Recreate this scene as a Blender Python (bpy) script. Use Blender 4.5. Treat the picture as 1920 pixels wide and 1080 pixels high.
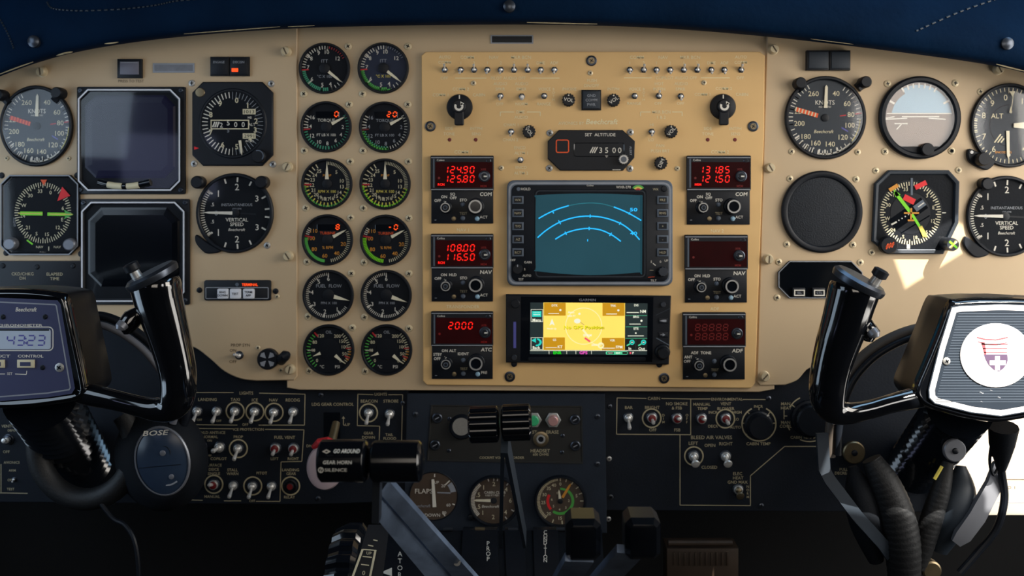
import bpy, bmesh, math, random
from mathutils import Vector, Matrix, geometry
random.seed(7)
for o in list(bpy.data.objects): bpy.data.objects.remove(o)
SC = bpy.context.scene
COL = SC.collection
rad = math.radians

# ------------------------------------------------------------------ camera
D = 1.08                        # camera to instrument panel, metres (panel plane is y = 0)
FPX = 35 / 36 * 1920            # 35 mm lens on a 36 mm wide sensor
K = D / FPX                     # metres per pixel on the panel plane
PITCH, YAW, ROLL = rad(5.069), rad(1.829), rad(-0.206)
RX = Matrix(((1, 0, 0), (0, math.cos(PITCH), math.sin(PITCH)), (0, -math.sin(PITCH), math.cos(PITCH))))
RZ = Matrix(((math.cos(YAW), -math.sin(YAW), 0), (math.sin(YAW), math.cos(YAW), 0), (0, 0, 1)))
RY = Matrix(((math.cos(ROLL), 0, math.sin(ROLL)), (0, 1, 0), (-math.sin(ROLL), 0, math.cos(ROLL))))
RC = RZ @ RX @ RY
cam = bpy.data.cameras.new('camera')
camo = bpy.data.objects.new('camera', cam)
COL.objects.link(camo)
r_, u_, b_ = RC @ Vector((1, 0, 0)), RC @ Vector((0, 0, 1)), RC @ Vector((0, -1, 0))
camo.matrix_world = Matrix(((r_.x, u_.x, b_.x, 0), (r_.y, u_.y, b_.y, -D), (r_.z, u_.z, b_.z, 0), (0, 0, 0, 1)))
cam.lens = 35
cam.sensor_width = 36
cam.clip_start = 0.01
cam.dof.use_dof = True
cam.dof.focus_distance = 0.91
cam.dof.aperture_fstop = 8.0
SC.camera = camo

# ------------------------------------------------------------------ light
SUNV = Vector((0.364, -0.535, 0.762)).normalized()      # towards the sun
VS = SC.view_settings
SC.display_settings.display_device = 'sRGB'
VS.view_transform = 'Standard'
VS.look = 'None'
VS.exposure = -0.08
VS.gamma = 1.0
VS.use_curve_mapping = False
world = bpy.data.worlds.new('sky')
SC.world = world
world.use_nodes = True
world.node_tree.nodes['Background'].inputs[0].default_value = (0.45, 0.62, 0.9, 1)
world.node_tree.nodes['Background'].inputs[1].default_value = 1.0


def aim(o, loc, target):
    o.location = loc
    d = (Vector(target) - Vector(loc)).normalized()
    o.rotation_euler = d.to_track_quat('-Z', 'Y').to_euler()


def area(name, loc, target, sx, sy, power, col):
    l = bpy.data.lights.new(name, 'AREA')
    l.shape = 'RECTANGLE'
    l.size, l.size_y, l.energy, l.color = sx, sy, power, col
    o = bpy.data.objects.new(name, l)
    COL.objects.link(o)
    aim(o, loc, target)
    return o


sun = bpy.data.lights.new('sun', 'SUN')
sun.energy = 17.0
sun.angle = rad(0.25)
sun.color = (1.0, 0.93, 0.82)
suno = bpy.data.objects.new('sun', sun)
COL.objects.link(suno)
aim(suno, SUNV * 3, (0, 0, 0))
# daylight through side windows and windscreen; lower and rear side lamps added for highlights
area('side_window_daylight', (0.93, -0.50, 0.28), (0.1, 0, 0.0), 0.5, 0.42, 5.6, (1.0, 0.93, 0.84))
area('side_grip_streak_light', (0.93, -0.34, -0.12), (0.1, -0.1, -0.1), 0.42, 0.44, 3.4, (1.0, 0.96, 0.9))  # added lamp, gives the co-pilot grip its bright streak
area('pilot_window_daylight', (-0.90, -0.60, 0.28), (0.0, 0, 0.0), 0.5, 0.42, 1.7, (0.66, 0.82, 1.0))
area('pilot_grip_streak_light', (-0.90, -0.33, -0.10), (0.0, -0.1, -0.1), 0.36, 0.42, 1.3, (0.62, 0.8, 1.0))  # added lamp for blue streaks on the pilot grip
area('windscreen_daylight', (0.52, -0.18, 0.58), (0.25, -0.55, -0.2), 0.8, 0.22, 2.8, (0.42, 0.7, 1.0))
area('cabin_door_daylight', (0.05, -1.6, 0.25), (0.0, 0, 0.0), 0.7, 0.5, 3.1, (1.0, 0.9, 0.78))

area('attitude_glare_light', (0.80, -1.12, 0.235), (0.4, 0, 0.1), 0.26, 0.29, 1.7, (1.0, 0.96, 0.92))  # added lamp, mirrored as glare in the attitude indicator glass
area('display_glare_light', (-0.83, -1.13, 0.07), (-0.3, 0, 0.0), 0.2, 0.14, 0.1, (0.55, 0.62, 1.0))  # added bluish lamp, reflected as violet glare in the pilot's upper display


# ------------------------------------------------------------------ helpers
def W(px, py, d=0.0):
    """Point of the scene seen at picture point (px, py) at distance d in front of the panel plane."""
    v = RC @ Vector(((px - 960) / FPX, 1, -(py - 540) / FPX))
    t = (D - d) / v.y
    return Vector((v.x * t, -d, v.z * t))


def lin(h):
    c = [int(h[i:i + 2], 16) / 255 for i in (0, 2, 4)]
    return tuple(x / 12.92 if x <= .04045 else ((x + .055) / 1.055) ** 2.4 for x in c) + (1,)


MATS = {}


def M(name, hexc, rough=.5, metal=0.0, emit=0.0, var=.08, scale=40, bump=0.0, coat=0.0, spec=.5):
    m = bpy.data.materials.new(name)
    m.use_nodes = True
    nt = m.node_tree
    p = nt.nodes['Principled BSDF']
    c = lin(hexc)
    tc = nt.nodes.new('ShaderNodeTexCoord')
    nz = nt.nodes.new('ShaderNodeTexNoise')
    nz.inputs['Scale'].default_value = scale
    nz.inputs['Detail'].default_value = 4
    nt.links.new(tc.outputs['Object'], nz.inputs['Vector'])
    rp = nt.nodes.new('ShaderNodeValToRGB')
    rp.color_ramp.elements[0].color = tuple(x * (1 - var) for x in c[:3]) + (1,)
    rp.color_ramp.elements[1].color = tuple(min(1, x * (1 + var)) for x in c[:3]) + (1,)
    rp.color_ramp.elements[0].position, rp.color_ramp.elements[1].position = .3, .7
    nt.links.new(nz.outputs['Fac'], rp.inputs['Fac'])
    nt.links.new(rp.outputs['Color'], p.inputs['Base Color'])
    p.inputs['Roughness'].default_value = rough
    p.inputs['Metallic'].default_value = metal
    p.inputs['Specular IOR Level'].default_value = spec
    if coat:
        p.inputs['Coat Weight'].default_value = coat
        p.inputs['Coat Roughness'].default_value = .06
    if emit:      # a lit surface: its own colour is mostly light, little of it paint
        nt.links.new(rp.outputs['Color'], p.inputs['Emission Color'])
        nt.links.remove(p.inputs['Base Color'].links[0])
        p.inputs['Base Color'].default_value = tuple(x * .12 for x in c[:3]) + (1,)
        p.inputs['Emission Strength'].default_value = emit
    if bump:
        bp = nt.nodes.new('ShaderNodeBump')
        bp.inputs['Strength'].default_value = bump
        bp.inputs['Distance'].default_value = .001
        n2 = nt.nodes.new('ShaderNodeTexNoise')
        n2.inputs['Scale'].default_value = scale * 12
        nt.links.new(tc.outputs['Object'], n2.inputs['Vector'])
        nt.links.new(n2.outputs['Fac'], bp.inputs['Height'])
        nt.links.new(bp.outputs['Normal'], p.inputs['Normal'])
    MATS[name] = m
    return m


M('tan', 'c5ad8b', .5, var=.04, scale=9, bump=.05)
M('tan_warm', 'deb67a', .5, var=.05, scale=9, bump=.05)
M('cream', 'c8bbac', .5, var=.03)
M('pad', '061c34', .75, var=.2, scale=14, bump=.5, spec=.04)
M('worn', 'b5a886', .6, var=.3, scale=200)
M('black', '0f141c', .45, var=.15, spec=.3)
M('black_gloss', '0c1016', .12, var=.1, coat=.6)
M('grip', '0a0c10', .1, var=.1, coat=1.0)
M('black_matte', '0c1118', .7, var=.2, bump=.2, spec=.2)
M('sub', '0f1620', .6, var=.12, bump=.15, spec=.25)
M('ctr', '202833', .6, var=.12, bump=.15, spec=.25)
M('recess', '1c1c1a', .6, var=.12)
M('dial', '0c1119', .6, var=.1, spec=.2)
M('dial_blue', '0d1b36', .6, var=.1)
M('dial_brown', '46382c', .6, var=.15)
M('dial_grey', '202a35', .55, var=.1)
M('steel', 'b4b4b2', .36, .5, var=.1)
M('chrome', 'e2e0dc', .34, .5, var=.05)
M('gun', '4c525c', .32, .8, var=.1)
M('brass', '8a7c62', .4, .9, var=.2)
M('fast', 'd2c2a0', .4, .2, var=.12)
M('line_grey', '8f949c', .5, var=.1)
M('white', 'dcd8cc', .55, var=.05)
M('ivory', 'd8cfae', .55, var=.05)
M('needle', 'e4dcc2', .5, var=.04)
M('letter', 'e9dcb0', .6, var=.03)
M('letter_dim', 'b3a888', .6, var=.05)
M('letter_dark', '5a4c38', .6, var=.05)
M('yellow', 'd8c85a', .5, var=.05)
M('amber', 'd6902c', .5, var=.08)
M('green', '4fae4a', .5, var=.08)
M('green_teal', '3f9a78', .5, var=.08)
M('red', 'b8242c', .5, var=.08)
M('red_dark', '6a1418', .45, var=.1)
M('red_coat', 'e0161e', .5, var=.05)
M('orange', 'e6551a', .5, var=.05)
M('lime', '7fe01c', .5, var=.05)
M('slate', '55606e', .5, var=.06)
M('grey_lens', '6a6a78', .4, var=.1)
M('placard', '77787e', .45, .3, var=.12, scale=120)
M('key', 'd9dbe2', .4, var=.04)
M('lcd', 'b9c6d6', .35, var=.04)
M('lcd_ink', '5656a4', .5, var=.04)
M('navy', '3b3f60', .45, var=.08, scale=15)
M('ribbed', '232d39', .45, var=.06)
M('sticker', 'f2eeee', .5, var=.02)
M('crest', '5d4a66', .5, var=.05)
M('crest_red', '9c5058', .5, var=.05)
M('sky_blue', '8fb0c4', .4, var=.06)
M('earth', '7d6a5c', .4, var=.1)
M('crt_sheen', '11112e', .3, var=.2, scale=8, spec=.25)  # violet of the screen's reflection is put into the base colour
M('crt_off', '05090f', .16, var=.2, scale=8)
M('leather', '161c24', .75, var=.15, scale=60, bump=.8)
M('clear_blue', '6c7c94', .3, .2, var=.5, scale=30, coat=.4)
M('silver_plastic', '7d8088', .35, .4, var=.05)
M('cushion', '0b0e12', .6, var=.15, bump=.3)
M('headband_brown', '4a433d', .55, var=.15)
M('headband', '666870', .5, var=.15)
M('hub_black', '0d1016', .38, var=.15)
M('lever_black', '0a0d12', .14, var=.1)
M('shell_wall', '121418', .8, var=.15)
M('firewall', '07080a', .95, var=.2)
M('cup_blue', '2b394d', .25, var=.06)
M('carpet', '08090b', .95, var=.3, scale=300)
M('pedal', '33271d', .5, var=.2)
M('jewel_green', '3fae74', .25, var=.1)
M('jewel_pink', 'd9a6a0', .3, .5, var=.1)
M('bulb', '83807a', .5, var=.08, scale=600)
M('translucent', 'b9a7ac', .4, var=.05)
# things that give off light
M('led', 'ff1408', .5, emit=1.6, var=.02)
M('led_orange', 'ff4a10', .5, emit=1.6, var=.02)
M('led_dim', '8a0a06', .5, emit=.35, var=.02)
M('led_ghost', '7a0a08', .5, emit=.4, var=.02)
M('window_red', '34070a', .5, emit=.36, var=.3, spec=.08)
M('radar', '305e6c', .6, emit=.55, var=.12, scale=12, spec=.15)
M('radar_line', '18b4ff', .5, emit=1.3, var=.02)
M('radar_dim', '1c8090', .5, emit=.7, var=.02)
M('map', 'ffdc62', .5, emit=1.12, var=.02)
M('map_amber', 'd69a08', .5, emit=.85, var=.02)
M('olive', '8a7000', .5, emit=.8, var=.02)
M('map_line', 'fff4b8', .5, emit=1.0, var=.02)
M('map_yellow', 'f4f000', .5, emit=1.0, var=.02)
M('gps_dark', '24383a', .5, emit=.5, var=.1)
M('gps_black', '04100c', .5, emit=.3, var=.1)
M('gps_white', 'f4f6e0', .5, emit=1.0, var=.02)
M('gps_cyan', '20d8c8', .5, emit=.95, var=.02)
M('gps_mint', '58d8a0', .5, emit=.9, var=.02)
M('gps_green', '10f010', .5, emit=1.0, var=.02)
M('gps_pink', 'ff58d0', .5, emit=1.0, var=.02)
M('gps_red', 'f0566a', .5, emit=1.0, var=.02)


def glass_mat():
    m = bpy.data.materials.new('cover_glass')
    m.use_nodes = True
    nt = m.node_tree
    nt.nodes.clear()
    out = nt.nodes.new('ShaderNodeOutputMaterial')
    mix = nt.nodes.new('ShaderNodeMixShader')
    tr = nt.nodes.new('ShaderNodeBsdfTransparent')
    gl = nt.nodes.new('ShaderNodeBsdfGlossy')
    mix.inputs[0].default_value = .045
    nz = nt.nodes.new('ShaderNodeTexNoise')
    nz.inputs['Scale'].default_value = 30
    mr = nt.nodes.new('ShaderNodeMapRange')
    mr.inputs['To Min'].default_value, mr.inputs['To Max'].default_value = .03, .08
    nt.links.new(nz.outputs['Fac'], mr.inputs['Value'])
    nt.links.new(mr.outputs['Result'], gl.inputs['Roughness'])
    nt.links.new(tr.outputs[0], mix.inputs[1])
    nt.links.new(gl.outputs[0], mix.inputs[2])
    nt.links.new(mix.outputs[0], out.inputs[0])
    MATS['glass'] = m


glass_mat()

_tc = {}


def glyphs(txt, bold):
    k = (txt, bold)
    if k not in _tc:
        cu = bpy.data.curves.new('t', 'FONT')
        cu.body = txt
        cu.size = 1
        cu.resolution_u = 2
        cu.offset = .02 if bold else .004
        ob = bpy.data.objects.new('t', cu)
        me = bpy.data.meshes.new_from_object(ob)
        v = [(p.co.x, p.co.y) for p in me.vertices]
        f = [tuple(q.vertices) for q in me.polygons]
        bpy.data.objects.remove(ob)
        bpy.data.curves.remove(cu)
        bpy.data.meshes.remove(me)
        xs = [p[0] for p in v] or [0]
        _tc[k] = (v, f, min(xs), max(xs))
    return _tc[k]


_h = glyphs('H', False)
CAP = max(p[1] for p in _h[0])


def inset(pts, d):
    if not d: return list(pts)
    n = len(pts)
    A = sum(pts[i][0] * pts[(i + 1) % n][1] - pts[(i + 1) % n][0] * pts[i][1] for i in range(n))
    s = 1 if A > 0 else -1
    out = []
    for i in range(n):
        a, b, c = pts[i - 1], pts[i], pts[(i + 1) % n]
        e1 = Vector((b[0] - a[0], b[1] - a[1])); e2 = Vector((c[0] - b[0], c[1] - b[1]))
        if e1.length < 1e-6: e1 = e2
        if e2.length < 1e-6: e2 = e1
        e1.normalize(); e2.normalize()
        n1 = Vector((-e1.y, e1.x)) * s; n2 = Vector((-e2.y, e2.x)) * s
        m = n1 + n2
        L = m.length_squared
        m = m * (2 / L) if L > .3 else n1
        out.append((b[0] + m.x * d, b[1] + m.y * d))
    return out


def rr(x0, y0, x1, y1, r, n=4):
    o = []
    for cx, cy, a in ((x1 - r, y0 + r, -90), (x1 - r, y1 - r, 0), (x0 + r, y1 - r, 90), (x0 + r, y0 + r, 180)):
        for i in range(n + 1):
            t = rad(a + 90 * i / n)
            o.append((cx + r * math.cos(t), cy + r * math.sin(t)))
    return o


def octo(x0, y0, x1, y1, c):
    return [(x0 + c, y0), (x1 - c, y0), (x1, y0 + c), (x1, y1 - c), (x1 - c, y1), (x0 + c, y1), (x0, y1 - c), (x0, y0 + c)]


def ell(cx, cy, rx, ry, n=40, rot=0):
    o = []
    for i in range(n):
        t = 2 * math.pi * i / n
        x, y = rx * math.cos(t), ry * math.sin(t)
        o.append((cx + x * math.cos(rot) - y * math.sin(rot), cy + x * math.sin(rot) + y * math.cos(rot)))
    return o


def spline(P, n=6, closed=False):
    """Catmull-Rom through tuples of any length."""
    o = []
    N = len(P)
    for i in range(N if closed else N - 1):
        g = (lambda k: P[k % N]) if closed else (lambda k: P[max(0, min(N - 1, k))])
        a, b, c, d = g(i - 1), g(i), g(i + 1), g(i + 2)
        for j in range(n):
            t = j / n
            o.append(tuple(.5 * (2 * b[q] + (c[q] - a[q]) * t + (2 * a[q] - 5 * b[q] + 4 * c[q] - d[q]) * t * t + (3 * b[q] - a[q] - 3 * c[q] + d[q]) * t ** 3) for q in range(len(b))))
    if not closed: o.append(tuple(P[-1]))
    return o


def tag(o, label=None, cat=None, group=None, kind=None):
    if label: o['label'] = label
    if cat: o['category'] = cat
    if group: o['group'] = group
    if kind: o['kind'] = kind
    return o


def thing(name, label, cat, px, py, base=0.0, group=None):
    o = bpy.data.objects.new(name, None)
    o.empty_display_size = .01
    COL.objects.link(o)
    o.location = W(px, py, base)
    o['label'] = label
    o['category'] = cat
    if group: o['group'] = group
    o_base[o.name] = base
    return o


o_base = {}


class MB:
    """Collects shapes given as picture-plane points (px, py) on the plane at distance `base` from the panel, plus a height h towards the viewer."""

    def __init__(s, root=None, at=None, base=None, df=None):
        s.root = root
        if root is not None:
            s.o = Vector(root.location)
            s.base = o_base[root.name] if base is None else base
        else:
            s.base = base or 0.0
            s.o = W(at[0], at[1], s.base)
        s.df = df
        s.V, s.F, s.Mi, s.mats, s.up = [], [], [], [], 0.0

    def w(s, x, y, h=0.0):
        d = s.df(x, y) if s.df else s.base
        v = W(x, y, d)
        v.y -= (h + s.up) * K
        return v

    def p(s, x, y, h=0.0):
        s.V.append(s.w(x, y, h) - s.o)
        return len(s.V) - 1

    def pv(s, v):
        s.V.append(Vector(v) - s.o)
        return len(s.V) - 1

    def f(s, idx, m):
        if m not in s.mats: s.mats.append(m)
        s.F.append(tuple(idx)); s.Mi.append(s.mats.index(m))

    def poly(s, pts, h, m):
        s.f([s.p(x, y, h(x, y) if callable(h) else h) for x, y in pts], m)

    def quad(s, x0, y0, x1, y1, h, m):
        s.poly([(x0, y0), (x1, y0), (x1, y1), (x0, y1)], h, m)

    def disc(s, cx, cy, r, h, m, ax=1, n=28):
        s.poly(ell(cx, cy, r * ax, r, n), h, m)

    def line(s, x0, y0, x1, y1, w, h, m):
        dx, dy = x1 - x0, y1 - y0
        L = math.hypot(dx, dy) or 1
        nx, ny = -dy / L * w / 2, dx / L * w / 2
        s.poly([(x0 + nx, y0 + ny), (x1 + nx, y1 + ny), (x1 - nx, y1 - ny), (x0 - nx, y0 - ny)], h, m)

    def pline(s, pts, w, h, m):
        for a, b in zip(pts, pts[1:]): s.line(a[0], a[1], b[0], b[1], w, h, m)

    def arc(s, cx, cy, r0, r1, a0, a1, h, m, ax=1, n=None):
        n = n or max(3, int(abs(a1 - a0) / 8))
        ids = []
        for i in range(n + 1):
            t = rad(a0 + (a1 - a0) * i / n)
            for r in (r0, r1): ids.append(s.p(cx + r * ax * math.sin(t), cy - r * math.cos(t), h))
        for i in range(n): s.f((ids[2 * i], ids[2 * i + 1], ids[2 * i + 3], ids[2 * i + 2]), m)

    def tick(s, cx, cy, r0, r1, a, w, h, m, ax=1, w1=None):
        t = rad(a)
        sx, cy_ = math.sin(t), -math.cos(t)
        nx, ny = math.cos(t), math.sin(t)
        w1 = w if w1 is None else w1
        s.poly([(cx + (r * sx + q * nx) * ax, cy + r * cy_ + q * ny) for r, q in ((r0, -w / 2), (r0, w / 2), (r1, w1 / 2), (r1, -w1 / 2))], h, m)

    def ticks(s, cx, cy, r0, r1, a0, a1, n, w, h, m, ax=1):
        for i in range(n): s.tick(cx, cy, r0, r1, a0 + (a1 - a0) * i / max(1, n - 1), w, h, m, ax)

    def frame(s, pts, i0, i1, h, m):
        a, b = inset(pts, i0), inset(pts, i1)
        n = len(pts)
        A = [s.p(x, y, h) for x, y in a]; B = [s.p(x, y, h) for x, y in b]
        for i in range(n): s.f((A[i], A[(i + 1) % n], B[(i + 1) % n], B[i]), m)

    def ext(s, pts, prof, m, cap=True, mcap=None, back=False):
        rings = []
        for ins, h in prof: rings.append([s.p(x, y, h) for x, y in inset(pts, ins)])
        n = len(pts)
        for A, B in zip(rings, rings[1:]):
            for i in range(n): s.f((A[i], A[(i + 1) % n], B[(i + 1) % n], B[i]), m)
        if cap: s.f(rings[-1], mcap or m)
        if back: s.f(rings[0][::-1], m)

    def box(s, x0, y0, x1, y1, h0, h1, m, b=0, mcap=None, r=0):
        pts = rr(x0, y0, x1, y1, r) if r else [(x0, y0), (x1, y0), (x1, y1), (x0, y1)]
        s.ext(pts, [(0, h0), (0, h1 - b), (b * .3, h1 - b * .3), (b, h1)] if b else [(0, h0), (0, h1)], m, mcap=mcap)

    def lathe(s, cx, cy, prof, m, ax=1, n=32, cap=True, dx=0, dy=0, mcap=None, gear=0, gd=0):
        rings = []
        for r, h in prof:
            R = []
            for i in range(n):
                t = 2 * math.pi * i / n
                q = r * (1 - (gd if gear and (i * gear // n * 2 + (1 if (i * gear * 2 // n) % 2 else 0)) % 2 else 0))
                R.append(s.p(cx + q * ax * math.cos(t) + dx * h, cy + q * math.sin(t) + dy * h, h))
            rings.append(R)
        for A, B in zip(rings, rings[1:]):
            for i in range(n): s.f((A[i], A[(i + 1) % n], B[(i + 1) % n], B[i]), m)
        if cap: s.f(rings[-1], mcap or m)

    def tube(s, pts, rads, m, n=10, cap=True, world=False, sect=None, up=None, mod=None):
        """Sweep along 3-D points. pts: (px, py, h) or world vectors; rads in pixels (or metres when world). sect: section outline (unit)."""
        P = [Vector(p) if world else s.w(*p) for p in pts]
        if not hasattr(rads, '__len__'): rads = [rads] * len(P)
        k = 1 if world else (D - s.base) / FPX
        sec = sect or [(math.cos(2 * math.pi * i / n), math.sin(2 * math.pi * i / n)) for i in range(n)]
        rings = []
        u = Vector(up) if up else None
        for i, q in enumerate(P):
            t = (P[min(i + 1, len(P) - 1)] - P[max(i - 1, 0)]).normalized()
            if u is None:
                u = Vector((0, 0, 1)) if abs(t.z) < .9 else Vector((0, -1, 0))
            u = (u - t * u.dot(t)).normalized()
            v = t.cross(u)
            r = rads[i] * k
            rings.append([s.pv(q + (u * a + v * b) * r) for a, b in sec])
        N = len(sec)
        for A, B in zip(rings, rings[1:]):
            for i in range(N): s.f((A[i], A[(i + 1) % N], B[(i + 1) % N], B[i]), m)
        if cap:
            s.f(rings[0][::-1], m); s.f(rings[-1], m)

    def T(s, txt, cx, cy, hh, m, h=0.0, w=None, rot=0, bold=False, slant=0, al='c'):
        v, f, x0, x1 = glyphs(txt, bold)
        if not v: return
        sc = hh / CAP
        sx = (w / (x1 - x0)) if w else sc
        mx = (x0 + x1) / 2 if al == 'c' else (x0 if al == 'l' else x1)
        c, n = math.cos(rad(rot)), math.sin(rad(rot))
        ids = []
        for a, b in v:
            X, Y = (a - mx) * sx, -(b - CAP / 2) * sc
            X -= slant * Y
            x, y = cx + X * c - Y * n, cy + X * n + Y * c
            ids.append(s.p(x, y, h(x, y) if callable(h) else h))
        for q in f: s.f([ids[i] for i in q], m)

    def VT(s, txt, cx, cy, hh, pitch, m, h=0.0):
        y = cy - pitch * (len(txt) - 1) / 2
        for ch in txt:
            s.T(ch, cx, y, hh, m, h); y += pitch

    SEG = {'0': 'abcdef', '1': 'bc', '2': 'abged', '3': 'abgcd', '4': 'fgbc', '5': 'afgcd', '6': 'afgedc', '7': 'abc', '8': 'abcdefg', '9': 'abcdfg', '-': 'g', ' ': ''}

    def seg(s, ch, x, y, wd, ht, t, m, h, slant=.12):
        """One seven-segment digit centred on (x, y)."""
        L = {'a': (-1, -1, 1, -1), 'b': (1, -1, 1, 0), 'c': (1, 0, 1, 1), 'd': (-1, 1, 1, 1), 'e': (-1, 0, -1, 1), 'f': (-1, -1, -1, 0), 'g': (-1, 0, 1, 0)}
        for q in s.SEG[ch]:
            a, b, c, d = L[q]
            pa = Vector((a * wd / 2, b * ht / 2)); pb = Vector((c * wd / 2, d * ht / 2))
            e = (pb - pa).normalized() * t * .55
            pa += e; pb -= e
            pa.x -= slant * pa.y; pb.x -= slant * pb.y
            s.line(x + pa.x, y + pa.y, x + pb.x, y + pb.y, t, h, m)

    def digits(s, txt, x, y, wd, ht, pitch, t, m, h):
        for ch in txt:
            if ch == '.':
                s.quad(x - pitch * .5 - t * .6, y + ht / 2 - t, x - pitch * .5 + t * .6, y + ht / 2 + t * .4, h, m); continue
            if ch == ':':
                s.quad(x - pitch * .5 - t * .5, y - ht * .25, x - pitch * .5 + t * .5, y - ht * .25 + t, h, m)
                s.quad(x - pitch * .5 - t * .5, y + ht * .2, x - pitch * .5 + t * .5, y + ht * .2 + t, h, m); continue
            s.seg(ch, x, y, wd, ht, t, m, h); x += pitch

    def out(s, name, label=None, parent='root', smooth=True, angle=32):
        me = bpy.data.meshes.new(name)
        me.from_pydata([tuple(v) for v in s.V], [], s.F)
        for m in s.mats: me.materials.append(MATS[m])
        me.polygons.foreach_set('material_index', s.Mi)
        bm = bmesh.new(); bm.from_mesh(me)
        bmesh.ops.recalc_face_normals(bm, faces=bm.faces)
        bm.to_mesh(me); bm.free()
        if smooth:
            me.polygons.foreach_set('use_smooth', [True] * len(me.polygons))
            me.set_sharp_from_angle(angle=rad(angle))
        me.update()
        o = bpy.data.objects.new(name, me)
        COL.objects.link(o)
        par = s.root if parent == 'root' else parent
        if par is None: o.location = s.o
        else: o.parent = par
        if label: o['label'] = label
        return o


def single(B, name, label, cat, group=None, **k):
    o = B.out(name, **k)
    return tag(o, label, cat, group)


def screw(root, x, y, r=6.5, m='fast', base=None, name='screw', up=0):
    B = MB(root, base=base)
    B.up = up
    B.lathe(x, y, [(r, 0), (r * .92, 1.2), (r * .6, 2.2)], m, n=14)
    a = random.uniform(0, 90)
    for q in (0, 90): B.tick(x, y, -r * .5, r * .5, a + q, r * .28, 2.35, 'black')
    return B.out(name)


def fastener(root, x, y, r=9, m='fast', a=None, base=None):
    B = MB(root, base=base)
    B.lathe(x, y, [(r * 1.1, 0), (r * 1.1, 1), (r, 1.5), (r * .95, 9), (r * .8, 11)], m, n=18)
    B.tick(x, y, -r * .75, r * .75, random.uniform(-40, 60) if a is None else a, r * .3, 11.2, 'letter_dark')
    return B.out('fastener')


def knob(root, x, y, r, h, m='black', base=None, name='knob', label=None, cap=None, gear=0, ring=None, ax=1, up=0):
    B = MB(root, base=base)
    B.up = up
    B.lathe(x, y, [(r * .98, 0), (r, h * .3), (r, h * .85), (r * .88, h)], m, n=28 if not gear else gear * 4, gear=gear, gd=.1, ax=ax)
    if ring: B.arc(x, y, r * .62, r * .85, 0, 360, h + .3, ring, n=24)
    if cap: cap(B, h + .4)
    return B.out(name, label=label)
# ------------------------------------------------------------------ cockpit shell
LPB, AVB, SUB, CTR = .002, .0045, -.010, -.004      # distances of the plates in front of the panel plane
CEIL = .62


def plate3(name, pts, m, holes=(), kind='structure'):
    loops = [[Vector(p) for p in pts]] + [[Vector(p) for p in hl] for hl in holes]
    flat = [p for l in loops for p in l]
    tris = geometry.tessellate_polygon(loops)
    me = bpy.data.meshes.new(name)
    me.from_pydata([tuple(p) for p in flat], [], [tuple(t) for t in tris])
    me.materials.append(MATS[m])
    o = bpy.data.objects.new(name, me)
    COL.objects.link(o)
    o['kind'] = kind
    return o


def up_sun(p):
    """Where the sun ray through p crosses the ceiling."""
    t = (CEIL - p.z) / SUNV.z
    q = p + SUNV * t
    return (q.x, q.y, CEIL)


sun_hole_panel = [up_sun(W(x, y, .003)) for x, y in ((1660, 432), (1700, 538), (1812, 468), (1816, 424), (1790, 411), (1742, 436))]  # added holes in the unseen ceiling, outlined backwards from the wanted sun patches
sun_hole_yoke = [up_sun(W(x, y, .2)) for x, y in ((1772, 558), (1700, 735), (1735, 775), (1872, 800), (2090, 780), (2010, 555))]
sun_hole_side = [up_sun(W(x, y, 0)) for x, y in ((1768, 785), (1762, 975), (2200, 975), (2200, 785))]
sun_hole_set = [up_sun(W(x, y, .11)) for x, y in ((1792, 900), (1762, 985), (1775, 1030), (1808, 1030), (1822, 955), (1808, 905))]
X0, X1, Y0, Y1, ZF = -1.0, 1.45, -1.75, .3, -.8
plate3('ceiling', [(X0, Y0, CEIL), (X1, Y0, CEIL), (X1, Y1, CEIL), (X0, Y1, CEIL)], 'shell_wall', [sun_hole_panel, sun_hole_yoke, sun_hole_side, sun_hole_set])
plate3('floor', [(X0, Y0, ZF), (X1, Y0, ZF), (X1, Y1, ZF), (X0, Y1, ZF)], 'carpet')
plate3('wall_left', [(X0, Y0, ZF), (X0, Y1, ZF), (X0, Y1, CEIL), (X0, Y0, CEIL)], 'shell_wall')
plate3('wall_right', [(X1, Y0, ZF), (X1, Y1, ZF), (X1, Y1, CEIL), (X1, Y0, CEIL)], 'shell_wall')
plate3('wall_front', [(X0, Y1, ZF), (X1, Y1, ZF), (X1, Y1, CEIL), (X0, Y1, CEIL)], 'firewall')
plate3('wall_rear', [(X0, Y0, ZF), (X1, Y0, ZF), (X1, Y0, CEIL), (X0, Y0, CEIL)], 'shell_wall')

# ------------------------------------------------------------------ glareshield
gs = thing('glareshield', 'dark navy padded glareshield with stitched seams arching over the whole instrument panel', 'glareshield', 960, 46, .055)
lip = [(-260, 230), (-150, 188), (-60, 160), (0, 140), (60, 118), (130, 98), (220, 81), (350, 65), (520, 52), (700, 46), (960, 43), (1150, 46), (1300, 54), (1450, 67), (1600, 84), (1750, 103), (1850, 118), (1920, 133), (2000, 156), (2100, 190)]
lip = spline(lip, 4)
sec = [(2, -.03), (3, .035), (0, .05), (-5, .058), (-14, .063), (-40, .066), (-80, .06), (-130, .045), (-190, .015), (-230, -.03)]
B = MB(gs)
rows = []
for x, y in lip:
    rows.append([B.pv(W(x, y + dy, d)) for dy, d in sec])
for A, C in zip(rows, rows[1:]):
    for i in range(len(sec) - 1): B.f((A[i], A[i + 1], C[i + 1], C[i]), 'pad')
B.out('padding', angle=60)


def lip_y(x):
    for a, b in zip(lip, lip[1:]):
        if a[0] <= x <= b[0]: return a[1] + (b[1] - a[1]) * (x - a[0]) / (b[0] - a[0])
    return lip[-1][1]


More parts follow.
